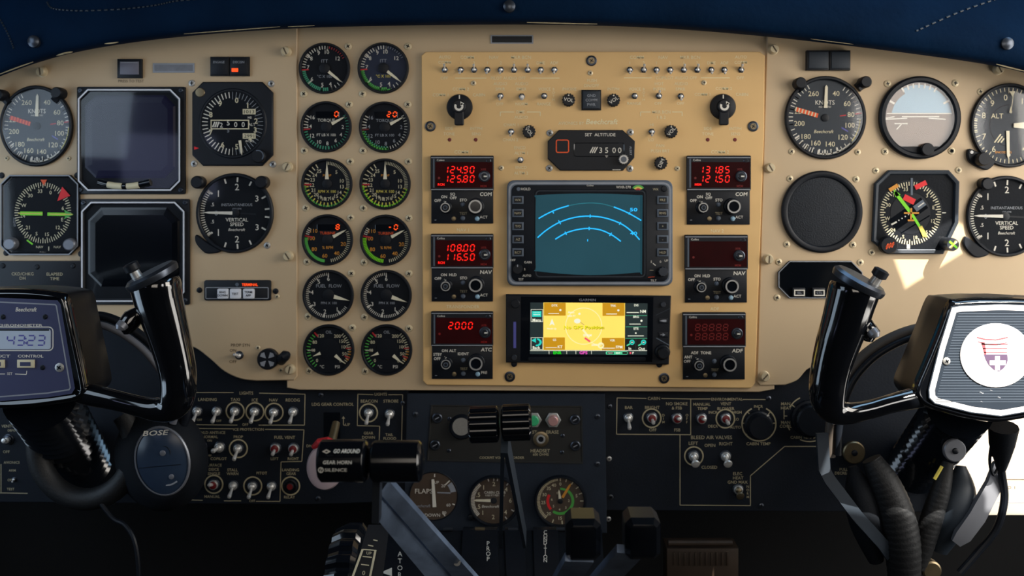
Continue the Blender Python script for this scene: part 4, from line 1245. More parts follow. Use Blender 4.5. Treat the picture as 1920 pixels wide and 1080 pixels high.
# radio magnetic indicator
t = thing('radio_magnetic_indicator', 'square compass instrument with green needles and a red flag', 'gauge', 78, 402, LPB)
B = MB(t); o = octo(5, 328, 151, 478, 17)
B.ext(o, [(0, 0), (0, 7), (2.5, 9), (5, 5)], 'black', cap=False); B.frame(o, .4, 2.6, 9.2, 'line_grey'); B.out('case')
B = MB(t); B.poly(octo(9, 332, 147, 474, 16), 3, 'black_matte')
x, y, ax = 82, 399, .93
for i in range(72): B.tick(x, y, 50 if i % 2 else 47, 57, i * 5, 1.5, 3.2, 'ivory', ax)
nums(B, x, y, 41, (('33', 352), ('0', 22), ('30', 322), ('W', 290), ('24', 262), ('21', 228), ('S', 198), ('15', 168), ('12', 132), ('E', 108), ('6', 78)), 6.5, 'ivory', h=3.3, ax=ax)
B.poly([(78, 337), (90, 337), (84, 348)], 4, 'orange')
B.T('NAV', 76, 463, 4.5, 'ivory', 3.3); B.T('NAV', 109, 463, 4.5, 'ivory', 3.3); B.line(93, 462, 93, 470, 1.5, 3.3, 'ivory'); B.T('Collins', 82, 473, 3, 'white', 3.3); B.VT('HDG', 29, 416, 4.5, 6, 'line_grey', 3.3)
B.line(52, 450, 63, 458, 3, 3.4, 'lime'); B.line(122, 455, 130, 449, 3, 3.4, 'green'); B.T('*', 48, 357, 5, 'ivory', 3.4); B.T('*', 49, 446, 5, 'ivory', 3.4)
B.out('dial', smooth=False)
B = MB(t)
B.line(40, 400, 82, 400.5, 7, 4.4, 'lime'); B.line(36, 400, 82, 400.5, 2, 4.6, 'yellow'); B.line(91, 401.5, 133, 402, 6, 4.4, 'lime'); B.line(95, 401.5, 138, 402, 2, 4.6, 'yellow')
B.poly([(122, 393), (140, 402), (122, 411), (126, 402)], 4.5, 'green')
B.out('needle', 'lime double-bar needle')
B = MB(t); B.poly([(119, 350), (134, 367), (110, 377)], 5.2, 'red_coat'); B.out('warning_flag', 'bright red flag')
glass(t, 0, 0, 0, 6, pts=octo(9, 332, 147, 474, 16))
for kx, ky in ((25, 457), (136, 458)):
    B = MB(t); B.lathe(kx, ky, [(12, 3), (11, 14), (9, 16)], 'silver_plastic', n=20, ax=1.05); B.out('knob', 'grey knob')
for sx, sy in ((3, 329), (145, 329), (12, 474), (152, 476)): screw(t, sx, sy, 6, 'black')

# timer box
t = thing('timer_box', 'black oblong box lettered DH and ELAPSED TIME above the pilot yoke', 'instrument', 80, 528, LPB)
B = MB(t); B.box(2, 489, 157, 572, 0, 7, 'black', 1.5)
B.T('CKD/CHKG', 46, 513, 5.5, 'letter_dim', 7.2); B.T('DH', 46, 521, 5.5, 'letter_dim', 7.2); B.T('ELAPSED', 106, 513.5, 5.5, 'letter_dim', 7.2); B.T('TIME', 106, 522, 5.5, 'letter_dim', 7.2)
B.disc(107, 537, 3, 7.3, 'red_dark')
B.out('case')
for sx, sy in ((9, 498), (73, 500), (140, 498)): screw(t, sx, sy, 5, 'black', up=7)

# annunciators and small items on the pilot panel
t = thing('annunciator_light', 'square annunciator with a grey lens above PRESS TO TEST', 'annunciator', 245, 129, LPB)
B = MB(t); B.box(222, 111, 268, 147, 0, 6, 'black', 1.2); B.out('frame')
B = MB(t); B.box(227, 116, 263, 141, 6, 7.5, 'grey_lens', 2); B.quad(229, 117.5, 261, 119, 7.6, 'line_grey'); B.out('lens', 'dull grey lens')
for x0, x1, lab, lit in ((396, 432, 'dark annunciator button beside its lit twin', 0), (433, 469, 'annunciator button with a glowing orange bar', 1)):
    t = thing('annunciator_light', lab, 'annunciator', (x0 + x1) / 2, 125, LPB)
    B = MB(t); B.box(x0, 107, x1, 143, 0, 6, 'black', .8); B.box(x0 + 2, 109, x1 - 2, 141, 5.5, 8, 'black', 1); B.T('DECISN' if lit else 'ENGAGE', (x0 + x1) / 2 - 1, 117.5, 4.5, 'line_grey', 8.2, w=21); B.out('button_cap')
    if lit: B = MB(t); B.box(437, 129, 449, 135.5, 8, 8.6, 'led_orange'); B.out('lit_bar', 'glowing orange bar')

t = thing('mode_switch_strip', 'black strip with three white keys and a red TERMINAL light', 'switch panel', 446, 545, LPB)
B = MB(t); B.box(384, 525, 509, 563, 0, 5, 'black', 1.2, r=4); B.frame(rr(387, 538, 505, 560, 2), 0, 1.5, 5.2, 'line_grey'); B.lathe(446, 533, [(3.5, 5), (3, 6)], 'slate', n=12); B.out('case')
B = MB(t); B.T('TERMINAL', 470, 533.3, 4.8, 'led_orange', 5.3, w=30, bold=True); B.out('lit_legend', 'glowing red legend')
for x, q in ((420.5, ('RNG', 'DOWN')), (444, ('TEST', )), (468.5, ('TERM', 'APP'))):
    B = MB(t); B.box(x - 10.5, 540.5, x + 10.5, 559.5, 5, 10, 'key', 1.5, r=3)
    for j, s in enumerate(q): B.T(s, x, 550 + (j - .5 * (len(q) - 1)) * 6, 4, 'black', 10.2, bold=True)
    B.out('key', 'white key')
for sx, sy in ((374, 544), (517, 546)): screw(t, sx, sy, 5.5, 'black')
toggle(449, 666, (-5, -4, 17), 'toggle switch under PROP SYN lettering', LPB, r=7)
t = thing('light_dimmer', 'round knob with black and silver cross beside the PROP SYN toggle', 'knob', 504.5, 672, LPB)
B = MB(t); x, y = 504.5, 672
B.lathe(x, y, [(19.5, 0), (19.5, 11), (18, 13)], 'black', n=36)
for i in range(4): B.poly([(x + r * math.sin(rad(a)), y - r * math.cos(rad(a))) for r, a in ((3, i * 90 + 45), (14.5, i * 90 + 22), (16, i * 90 + 45), (14.5, i * 90 + 68))], 13.2, 'line_grey')
B.out('knob_body')
t = thing('post_light', 'small black hooded post light above a fastener near the PROP SYN knob', 'light', 528, 672, LPB)
B = MB(t); B.tube([(528, 676, 2), (532, 671, 12), (541, 663, 20), (547, 660, 22)], [9, 10, 10, 5], 'black', 14); B.out('hood')

# attitude indicator (copilot)
t = thing('attitude_indicator', 'round attitude indicator with pale blue sky and brown ground behind glare', 'gauge', 1722.5, 221, LPB)
x, y = 1722.5, 221
B = case(t, x, y, 77.5, .985, .15, 11, dial='earth', n=56)
B.poly([(1663, 214)] + [(x + 62 * math.sin(rad(a)), y - 62 * math.cos(rad(a))) for a in range(-84, 85, 6)] + [(1782, 214)], 1.5, 'sky_blue')
B.arc(x, y, 52, 64, -95, -30, 1.7, 'earth'); B.ticks(x, y, 56, 65, -30, 30, 7, 3, 2, 'white'); B.tick(x, y, 53, 65, -60, 4, 2, 'white'); B.tick(x, y, 53, 65, 60, 4, 2, 'white')
B.quad(1662, 212, 1783, 214, 2, 'white')
for a in ((1653, 223, 1676, 219), (1656, 224, 1700, 222), (1676, 232, 1701, 232), (1690, 219, 1760, 219), (1680, 243, 1690, 232), (1740, 222, 1772, 224)): B.line(*a, 2.2, 3, 'white')
B.out('dial', smooth=False)
B = MB(t)
B.poly([(x + 66 * math.sin(rad(a)), y - 66 * math.cos(rad(a))) for a in range(145, 216, 5)], 7.6, 'black'); B.out('mask')
knob(t, 1732, 281, 12, 14, 'black', name='pitch_knob', up=7.6)
glass(t, x, y, 66, 7)
for sx, sy in ((1664, 157), (1791, 156), (1659, 284), (1784, 283)): screw(t, sx, sy, 7)

# copilot altimeter
t = thing('altimeter', "round three-pointer ALT altimeter at the edge of the co-pilot's panel", 'gauge', 1890, 237, LPB)
x, y = 1891, 235.5
B = case(t, x, y, 79, .93, .08, 8, dial='dial_grey')
for i in range(50): B.tick(x, y, 64 if i % 5 else 60, 71, i * 7.2, 1.6, 1.3, 'ivory', .93)
nums(B, x, y, 53, (('0', 353), ('1', 30), ('9', 322), ('8', 291), ('7', 247), ('6', 214), ('4', 146), ('5', 180)), 11, 'ivory', ax=.95)
B.arc(x, y, 38, 39.5, 180, 360, 1.3, 'black', .93); B.T('ALT', x - 22, y - 18, 9, 'ivory', 1.4); B.T('ENCODING', x - 10, y + 50, 4, 'amber', 1.4)
for i in range(3): B.line(x - 27 + i * 6, y + 32, x - 15 + i * 3, y + 16 + i * 4, 2.5, 1.4, 'ivory')
B.ticks(x, y, 64, 72, 262, 278, 3, 2.4, 1.4, 'ivory', .93)
B.out('dial', smooth=False)
needle(t, x - 3, y, 179, 10, 62, 6, 5, 'needle', h=3.5, tip=6); needle(t, x, y, 90, 8, 40, 8, 12, 'needle', h=4.4, tip=12)
B = MB(t); B.line(x + 2, y - 22, x + 7, y - 60, 1.2, 5, 'ivory'); B.poly([(x - 1, y - 64), (x + 10, y - 64), (x + 6, y - 52)], 5, 'ivory'); B.poly([(x - 1, y - 24), (x + 2, y - 36), (x + 5, y - 24)], 5, 'ivory'); B.out('pointer')
glass(t, x, y, 72, 6.3, .93)
B = MB(t); B.ext(spline([(1813, 280), (1830, 285), (1862, 300), (1852, 317), (1838, 317), (1814, 302)], 4, True), [(0, 0), (0, 7), (2, 8.5)], 'black'); B.lathe(1818, 286, [(4, 8), (3, 10)], 'steel', n=12); B.out('corner_lug')
knob(t, 1834, 299, 12.5, 24, 'black', name='baro_knob', up=4)
for sx, sy in ((1838, 172), (1784, 283)): screw(t, sx, sy, 6.5)

# blanking cover
t = thing('blanking_cover', 'round black leather-faced cover disc filling an empty instrument hole', 'cover', 1540, 397, LPB)
x, y = 1540, 397
B = MB(t); B.lathe(x, y, [(77, 0), (77, 5), (74, 8), (70, 8.6), (66, 7), (64, 4)], 'black', ax=.985, n=56, cap=False); B.out('rim')
B = MB(t); B.lathe(x, y, [(65, 4), (63, 4.6)], 'leather', ax=.985, n=56); B.out('disc_face')
for sx, sy in ((1481, 335), (1605, 336), (1475, 458), (1599, 459)): screw(t, sx, sy, 6.5)

# horizontal situation indicator
t = thing('horizontal_situation_indicator', 'black clipped-corner compass instrument with green arrow and red flags', 'gauge', 1714, 398, LPB)
o = [(1664, 319), (1776, 319), (1796, 341), (1794, 418), (1766, 476), (1662, 476), (1633, 452), (1638, 344)]
B = MB(t); B.ext(o, [(0, 0), (0, 7), (2.5, 9), (7, 8), (9, 3)], 'dial_grey', cap=False); B.line(1680, 468, 1750, 468, 1.5, 9.3, 'line_grey'); B.out('case')
B = MB(t); B.poly(inset(o, 7), 3, 'black_matte')
x, y, ax = 1706, 400, .965
B.arc(x, y, 60, 62, 0, 360, 3.3, 'black', ax, 48); B.arc(x, y, 40, 60, 0, 360, 3.25, 'dial', ax, 48)
for i in range(72): B.tick(x, y, 52 if i % 2 else 49, 59, i * 5 + 2, 1.8, 3.6, 'ivory', ax)
nums(B, x, y, 46, (('33', 348), ('N', 318), ('30', 290), ('W', 258), ('24', 228), ('S', 198), ('18', 168), ('15', 140), ('12', 108), ('E', 76), ('3', 44)), 6.5, 'ivory', h=3.7, ax=ax)
B.disc(x, y, 39, 3.5, 'black', ax, 40)
B.line(1672, 422, 1732, 380, 24, 3.7, 'black_gloss'); B.line(1714, 392, 1732, 379, 12, 3.75, 'slate'); B.line(1670, 421, 1680, 416, 3, 3.9, 'white')
for i in range(4): B.disc(1684 + i * 6, 413 - i * 3.6, 1.2, 3.9, 'white')
B.line(1720, 388, 1731, 380, 2, 3.9, 'white'); B.line(1688, 437, 1742, 404, 2.5, 3.7, 'black_gloss'); B.line(1708, 334, 1708, 366, 4, 4.2, 'slate'); B.line(1765, 399, 1772, 399, 1.5, 3.6, 'white')
B.quad(1699, 458, 1705, 466, 3.6, 'white')
B.out('dial', smooth=False)
B = MB(t)
B.line(1676, 360, 1707, 400, 6.5, 4.8, 'lime'); B.poly([(1674, 355), (1687, 365), (1677, 370)], 4.8, 'lime'); B.line(1706, 398, 1722, 424, 5, 4.8, 'lime'); B.poly([(1720, 425), (1727, 423), (1738, 444), (1729, 444)], 4.8, 'yellow')
B.out('course_arrow', 'lime course arrow')
B = MB(t); B.line(1693, 399.5, 1721, 399.5, 3, 5.6, 'amber'); B.line(1706.5, 390, 1706, 413, 3, 5.6, 'amber'); B.line(1700, 413, 1712, 413, 3.2, 5.6, 'amber'); B.out('aircraft_symbol', 'amber aircraft symbol')
B = MB(t); B.line(1714, 352, 1735, 342, 9, 5, 'red_coat'); B.out('warning_flag', 'red flag')
B = MB(t); B.line(1693, 369, 1713, 379, 11, 5, 'red_coat'); B.out('warning_flag', 'red flag')
B = MB(t); B.line(1666, 357, 1682, 347, 7, 5, 'amber'); B.out('heading_bug', 'orange heading bug')
glass(t, 0, 0, 0, 7, pts=inset(o, 6))
knob(t, 1661, 459, 16.5, 16, 'black', name='heading_knob', up=3, cap=lambda B, h: [B.line(1655 + j * 5, 463 + k * 3 - j * 1.5, 1659 + j * 5, 456 + k * 3 - j * 1.5, 2.6, h, 'orange') for j in range(3) for k in range(2)])
knob(t, 1771, 457, 12.5, 36, 'gun', name='course_knob', up=3, cap=lambda B, h: [B.line(1764, 463, 1778, 451, 3.5, h, 'ivory'), B.line(1764, 451, 1778, 463, 4, h + .2, 'lime'), B.line(1767, 464, 1775, 450, 2, h + .4, 'yellow')])
for sx, sy in ((1642, 320), (1797, 319), (1634, 473)): screw(t, sx, sy, 6.5)

# copilot annunciators, clock display
for x0, x1, lab in ((1510, 1551, 'blank dark annunciator button nearer the slotted fastener above the airspeed indicator'), (1552, 1591, 'blank dark annunciator button nearer the attitude indicator')):
    t = thing('annunciator_light', lab, 'annunciator', (x0 + x1) / 2, 115, LPB)
    B = MB(t); B.box(x0, 96, x1, 133, 0, 12, 'black', .8); B.out('frame')
    B = MB(t); B.box(x0 + 3, 99, x1 - 2, 130, 11.5, 14, 'dial_grey', 1); B.out('button_cap')
t = thing('clock_display', 'blank black clipped-corner display with two white keys behind the co-pilot yoke grip', 'display', 1535, 525, LPB)
o = octo(1458, 489, 1616, 559, 21)
B = MB(t); B.ext(o, [(0, 0), (0, 4), (1.5, 5.5), (3.5, 3)], 'black', cap=False); B.frame(o, .4, 1.8, 5.7, 'line_grey'); B.out('case')
B = MB(t); B.poly(inset(o, 3), 2.8, 'crt_off'); B.out('screen')
for x in (1496, 1533):
    B = MB(t); B.box(x - 12, 539, x + 12, 556, 3, 8, 'black', 1); B.frame([(x - 9, 542.5), (x + 11, 542.5), (x + 11, 554), (x - 9, 554)], 0, 2, 8.2, 'white'); B.T('SEL' if x < 1500 else 'CTL', x + 1, 548.2, 4, 'line_grey', 8.2); B.out('key', 'white-edged key')
for sx, sy in ((1460, 491), (1613, 492), (1457, 558)): screw(t, sx, sy, 6.5)

# ------------------------------------------------------------------ lower panel controls
GL = 'chrome toggles on the lower panels'
S = (0, 15, 29)
for x, y, lab in ((370.5, 771, 'chrome toggle under LANDING closest to the pilot yoke grip'), (407, 771, 'chrome toggle under the last letters of LANDING'), (441, 771, 'chrome toggle in a printed ring under TAXI'), (478, 771.5, 'chrome toggle in a printed ring under ICE'), (514, 773, 'chrome toggle in a printed ring under NAV in the lights row'), (550, 772, 'chrome toggle under RECOG'),
                  (447, 840.5, 'chrome toggle in a printed ring under PROP'), (438, 910, 'chrome toggle under STALL WARN'), (474, 911, 'chrome toggle in a printed ring under PITOT'), (510, 911, 'chrome toggle at the end of the PITOT pair'), (691.5, 774, 'chrome toggle in a printed ring under BEACON'), (731, 776, 'chrome toggle under STROBE'), (1178, 783, 'chrome toggle under BAR')):
    toggle(x, y, S, lab, SUB, r=8.5, tipr=1.05, group=GL, body='steel')
for x, y, lab in ((378, 837, 'silver toggle pointing out under WSHLD above PILOT'), (412.5, 838, 'silver toggle pointing out under WSHLD above COPILOT')):
    toggle(x, y, (-6, 2, 26), lab, SUB, r=9.5, tipr=1.15, group=GL, body='steel')
for x, y, tip, lab in ((517, 840, (0, 7, 24), 'red-booted toggle above LEFT under FUEL VENT'), (551, 840.5, (0, 7, 24), 'red-booted toggle above RIGHT under FUEL VENT'), (401.5, 908, (-2, -5, 24), 'red-booted toggle in a printed ring under SURFACE DEICE'),
                       (1222, 783, (1, 6, 22), 'red-booted toggle in a printed ring under BRIGHT'), (1269, 784, (2, -3, 22), 'red-booted toggle under NO SMOKE'), (1315, 784.5, (3, -3, 22), 'red-booted toggle under MANUAL TEMP'), (1360, 784, (2, 6, 22), 'red-booted toggle in a printed ring under VENT BLOWER')):
    toggle(x, y, tip, lab, SUB, r=9.5, boot='red_dark', tipr=.9, group='red-booted toggles on the lower panels', body='steel')
toggle(1300, 855, (1, 10, 26), 'round-tipped chrome toggle in a printed ring under LEFT bleed air', SUB, r=9.5, tipr=2, group=GL, body='steel')
toggle(1360, 855, (1, 10, 26), 'round-tipped chrome toggle under RIGHT bleed air', SUB, r=9.5, tipr=2, group=GL, body='steel')
toggle(1383.5, 917, (0, 7, 26), 'dull brown toggle under ELEC HEAT GND MAX', SUB, r=9, tipr=2, body='steel', bat='brass')
toggle(16, 824, (0, -2, 20), 'dim toggle beside DEFOG lettering below the pilot yoke hub', SUB, r=9, tipr=1.2)
toggle(27, 899, (3, 1, 14), 'tiny toggle beside OFF under AVIONICS lettering', SUB, r=4)
t = thing('circuit_breaker', 'round dark breaker button in a printed ring under LANDING GEAR', 'button', 545, 911, SUB)
B = MB(t); B.lathe(545, 911, [(13, 0), (13, 4), (11, 5), (10, 2), (7, 2), (7, 6), (5.5, 7)], 'black', n=28, mcap='red_dark'); B.out('button_body')
t = thing('temperature_selector', 'large round black knob above CABIN TEMP inside a printed scale ring', 'knob', 1422, 797, SUB)
B = MB(t); B.lathe(1422, 797, [(28, 0), (27, 4), (24, 6), (23, 22), (21, 25)], 'black', n=48, gear=24, gd=.03); B.line(1434, 783, 1440, 776, 3, 6.5, 'white'); B.out('knob_body')
t = thing('temperature_mode_selector', 'round black knob above CABIN TEMP MODE hidden partly by the co-pilot yoke', 'knob', 1518, 785, SUB)
B = MB(t); B.lathe(1518, 785, [(36, 0), (35, 4), (31, 6), (30, 22), (27, 25)], 'black', n=48, gear=24, gd=.03); B.out('knob_body')
for x, y, lab, bs in ((1598, 846, 'bronze disc-headed knob above PULL DECREASE lettering', SUB),):
    t = thing('pull_control', lab, 'knob', x, y, bs)
    B = MB(t); B.lathe(x, y, [(12, -14), (12, 4), (21, 5), (21, 12), (19, 14)], 'brass', n=32); B.out('knob_body')
    B = MB(t); B.lathe(x, y, [(6, 14), (5, 17), (2.5, 18)], 'black', n=16); B.out('knob_screw')

# ------------------------------------------------------------------ voice recorder and lower gauges
t = thing('voice_recorder_unit', 'dark recessed COCKPIT VOICE RECORDER plate behind the ribbed propeller levers', 'recorder', 948, 814, CTR)
B = MB(t); B.ext([(811, 762), (1088, 764), (1090, 866), (804, 861)], [(-3, 0), (-3, 1.6), (-1, 1.6), (0, .4)], 'recess')
for q, x, y, s in (('TEST', 998, 810, 5.5), ('ERASE', 1036, 810, 6), ('HEADSET', 1013, 845, 6), ('600 OHMS', 1014, 852, 4.5), ('COCKPIT VOICE RECORDER', 941, 858, 4.5)): B.T(q, x, y, s, 'letter_dim', .6)
B.out('plate')
for x, y in ((820, 783.5), (816, 834), (1078, 786.5), (1079, 835.5)):
    B = MB(t); B.lathe(x, y, [(10, .4), (9.5, 4), (8, 5), (6.5, 5), (6, 3)], 'gun', n=20, mcap='black'); B.line(x - 4, y + 2, x + 4, y - 2, 1.6, 3.3, 'line_grey'); B.out('fastener')
for x, y in ((843, 785), (842, 845), (1055, 817), (1054, 848)): screw(t, x, y, 4, 'gun')
B = MB(t); B.lathe(866, 800, [(24, .4), (22, 10), (20, 13), (17.5, 13.5)], 'black', n=32); B.disc(866, 797, 16.5, 13.8, 'bulb'); B.out('microphone', 'round grey microphone face')
for x, m, nm in ((1001, 'jewel_green', 'green test button'), (1037, 'jewel_pink', 'pinkish erase button')):
    B = MB(t); hexa = [(x + 15 * math.cos(rad(a)), 787 + 15 * math.sin(rad(a))) for a in range(0, 360, 60)]
    B.ext(hexa, [(0, .4), (0, 4), (1.5, 5)], 'steel'); B.lathe(x, 787, [(10, 5), (9.5, 13), (8, 14.5)], m, n=22); B.out('push_button', nm)
B = MB(t); B.lathe(1014, 823, [(15, .4), (14.5, 3), (12.5, 4), (9, 4), (8, 2)], 'brass', n=26, mcap='black'); B.lathe(1014, 823, [(9, 3), (7.5, 5), (5.5, 5), (5, 3)], 'steel', n=20, mcap='black'); B.out('headset_jack')

x, y = 813, 930
t = thing('flap_gauge', 'round FLAPS gauge with a brown face beside the black power lever grips', 'gauge', x, y, CTR)
B = case(t, x, y, 46, 1, .04, 2, dial='dial_brown')
B.T('FLAPS', 795, 920.5, 8.5, 'white', 1.4, w=33); B.T('UP', 819, 904, 5, 'white', 1.4); B.T('20', 831, 910.5, 5.5, 'white', 1.4); B.T('60', 841, 946.5, 5.5, 'white', 1.4); B.T('80', 833, 961, 5.5, 'white', 1.4); B.T('DOWN', 811, 965.5, 6, 'white', 1.4); B.T('Beechcraft', 791, 948, 5, 'line_grey', 1.4, w=33, slant=.25)
B.arc(x, y, 33, 43, 52, 78, 1.5, 'line_grey'); B.tick(x, y, 30, 42, 46, 2, 1.5, 'white'); B.line(820, 923, 845, 924, 2.4, 1.5, 'line_grey'); B.tick(x, y, 38, 43, 112, 2, 1.5, 'white'); B.tick(x, y, 38, 43, 150, 2, 1.5, 'white'); B.tick(x, y, 36, 42, 3, 2, 1.5, 'white')
B.out('dial', smooth=False)
needle(t, 815, 950, -3.5, 0, 52, 7, 5, 'white', h=3)
x, y = 926, 938
t = thing('cabin_climb_gauge', 'round CABIN CLIMB gauge with a brown face behind the propeller lever stems', 'gauge', x, y, CTR)
B = case(t, x, y, 48, 1, .1, 10, dial='dial_brown')
B.ticks(x, y, 36, 43, 228, 318, 24, 1.6, 1.3, 'white')
for a in (228, 318, 345, 0, 10, 40, 62, 90, 118, 145): B.tick(x, y, 37, 43, a, 2, 1.4, 'white')
nums(B, x, y, 31, (('1', 322), ('2', 0), ('4', 48), ('6', 90), ('4', 135), ('2', 182), ('1', 222), ('.5', 290), ('.5', 248)), 8, 'ivory')
B.T('CABIN CLIMB', x + 2, y - 15, 4.6, 'white', 1.4); B.T('1000 FT PER MIN', x + 2, y - 9.5, 3.4, 'white', 1.4); B.T('Beechcraft', x - 6, y + 11, 5, 'white', 1.4, w=32, slant=.25)
B.out('dial', smooth=False)
needle(t, x, y, 271, 6, 39, 5.5, 4, 'needle', h=3, tip=6); hub(t, x, y, 6, h=3.2); glass(t, x, y, 43, 7)
B = MB(t); B.lathe(883, 970, [(7, 0), (6, 4), (4, 5)], 'black', n=14); B.out('adjuster')
x, y = 1050.5, 939
t = thing('cabin_altitude_gauge', 'round cabin altitude gauge with green and red inner arcs', 'gauge', x, y, CTR)
B = case(t, x, y, 49, 1, .1, 10, dial='dial_brown')
B.ticks(x, y, 38, 43.5, 226, 352, 36, 1.3, 1.3, 'ivory')
for a in (0, 16, 34, 52, 70, 90, 110, 130, 150, 175, 200, 222): B.tick(x, y, 37, 43.5, a, 1.8, 1.3, 'ivory')
nums(B, x, y, 32, (('0', 0), ('5', 72), ('10', 130), ('15', 180), ('20', 222), ('25', 265), ('30', 292), ('35', 318), ('40', 338)), 6, 'ivory')
B.arc(x, y, 21, 25, 0, 30, 1.4, 'green'); B.ticks(x, y, 21, 26, 40, 210, 30, 2.6, 1.4, 'green'); B.arc(x, y, 22, 25.5, 120, 215, 1.35, 'green'); B.ticks(x, y, 21, 26, 232, 296, 10, 3, 1.4, 'red_coat')
nums(B, x, y, 16, (('0', 340), ('2', 88), ('3', 140), ('4', 185), ('5', 232), ('6', 280)), 4.5, 'ivory')
B.out('dial', smooth=False)
needle(t, x, y, 31, 8, 39, 5, 4, 'amber', h=3, tip=5); needle(t, x, y, 353, 5, 22, 5, 3, 'needle', h=3.6, tip=4); hub(t, x, y, 5, h=4); glass(t, x, y, 44, 7)
# ------------------------------------------------------------------ control yokes
YB = .20


def yoke(label, px, hubpts, arm, cap_c, cap_n, thumb, mirror):
    t = thing('control_yoke', label, 'control yoke', px, 690, YB)
    H = spline(hubpts, 4, True)
    B = MB(t)
    B.ext(H, [(14, -118), (0, -100), (-3, -60), (-3, -14)], 'hub_black', cap=False, back=True)
    B.ext(H, [(-3, -14), (0, -5), (3, -1), (6, 0), (8, -2)], 'grip')
    B.out('hub', angle=50)
    B = MB(t)
    B.tube(spline([a[:3] for a in arm], 5), [r[0] for r in spline([(a[3], ) for a in arm], 5)], 'grip', 28)
    arm_o = B.out('grip_arm', angle=60)
    # grip cap: tilted metal-edged lid with trim button
    B = MB(t)
    c = B.w(*cap_c)
    ax = Vector(cap_n).normalized()
    B.tube([c, c + ax * .003, c + ax * .0055, c + ax * .008], [.0236, .0246, .0246, .0215], 'gun', 28, world=True)
    B.out('grip_cap', 'dark metal-edged cap', parent=arm_o)
    B = MB(t)
    bx = Vector((.011, 0, -.005)) if mirror else Vector((-.011, 0, -.005))
    B.tube([c + ax * .007 + bx, c + ax * .014 + bx], [.005, .0045], 'steel', 14, world=True)
    B.tube([c + ax * .014 + bx, c + ax * .0155 + bx, c + ax * .021 + bx, c + ax * .022 + bx], [.0045, .007, .007, .005], 'black', 14, world=True)
    B.out('trim_button', 'small metal button', parent=arm_o)
    B = MB(t)
    tx, ty, dx = thumb
    B.tube([(tx - dx * 16, ty - 14, 0), (tx - dx * 4, ty - 2, 4), (tx + dx * 6, ty + 12, 6), (tx + dx * 4, ty + 26, 4)], [12, 19, 20, 9], 'grip', 16)
    B.tube([(tx + dx * 4, ty + 6, 22), (tx + dx * 8, ty + 12, 27), (tx + dx * 9, ty + 16, 28)], [11, 10, 6], 'silver_plastic', 16)
    B.out('thumb_switch', 'silver thumb switch', parent=arm_o)
    return t


LH = [(-112, 562), (-60, 549), (0, 545), (60, 546), (108, 552), (122, 562), (131, 600), (143, 655), (155, 712), (157, 736), (143, 750), (100, 758), (50, 764), (0, 766), (-50, 764), (-100, 758), (-143, 750), (-157, 736), (-155, 712), (-143, 655), (-131, 600), (-122, 570)]
yl = yoke('black pilot control yoke with chronometer face and glossy grip', 0, LH,
          [(110, 735, -30, 22), (160, 745, -20, 22), (205, 752, -12, 20), (250, 762, -8, 20), (290, 769, -5, 23), (318, 764, -3, 28), (333, 742, 0, 33), (333, 700, 0, 35), (322, 650, 0, 38), (308, 600, 0, 42), (298, 565, 0, 45), (292, 536, 0, 47), (290, 528, 0, 44)],
          (289, 524, 0), (-.42, -.2, .9), (247, 598, -1), False)
plate = [(-108, 561), (0, 558), (108, 563), (114, 570), (141, 728), (135, 738), (90, 745), (0, 752), (-90, 745), (-135, 738), (-141, 728), (-114, 570)]
B = MB(yl)
h = .8
B.poly(plate, h, 'navy')
B.frame(plate, 7, 9.5, h + .2, 'line_grey')
B.T('Beechcraft', 50, 580, 7.5, 'white', h + .3, w=39, slant=.2, bold=True)
B.T('CHRONOMETER', 38, 609.5, 4, 'white', h + .3, w=85, bold=True)
B.frame(rr(-100, 612, 101, 658, 9), 0, 2, h + .3, 'white')
B.T('SELECT', -2, 667.5, 5, 'white', h + .3, w=44, bold=True); B.T('CONTROL', 58, 667.5, 5, 'white', h + .3, w=48, bold=True); B.T('SET', 19, 700.5, 4.5, 'white', h + .3)
B.pline([(-30, 701), (10, 701)], 1.5, h + .3, 'white'); B.pline([(29, 701), (50, 702), (51, 695)], 1.5, h + .3, 'white')
fp = B.out('face_plate', 'navy face plate with white border and lettering', smooth=False)
B = MB(yl); B.ext(rr(-96, 617, 96, 655, 5), [(0, h), (1, h + .6)], 'lcd'); B.quad(-96, 617, 93, 620, h + .8, 'black'); B.quad(-96, 620, 10, 627, h + .7, 'lcd')
B.digits('43:23', 21, 638, 13, 18, 19, 2.6, 'lcd_ink', h + .9); B.out('clock_display', 'pale liquid-crystal window', parent=fp)
for x in (-6, 50):
    B = MB(yl); B.box(x - 16, 674, x + 16, 689, 0, 4, 'ivory', 1); B.quad(x - 10, 678, x + 10, 685.5, 4.2, 'navy'); B.out('clock_button', 'cream button', parent=fp)
for x, y, r, m in ((112, 689, 9, 'steel'), (6, 594, 5, 'black'), (85, 594, 5, 'black'), (80, 689, 5, 'black')): screw(yl, x, y, r, m, up=.6)

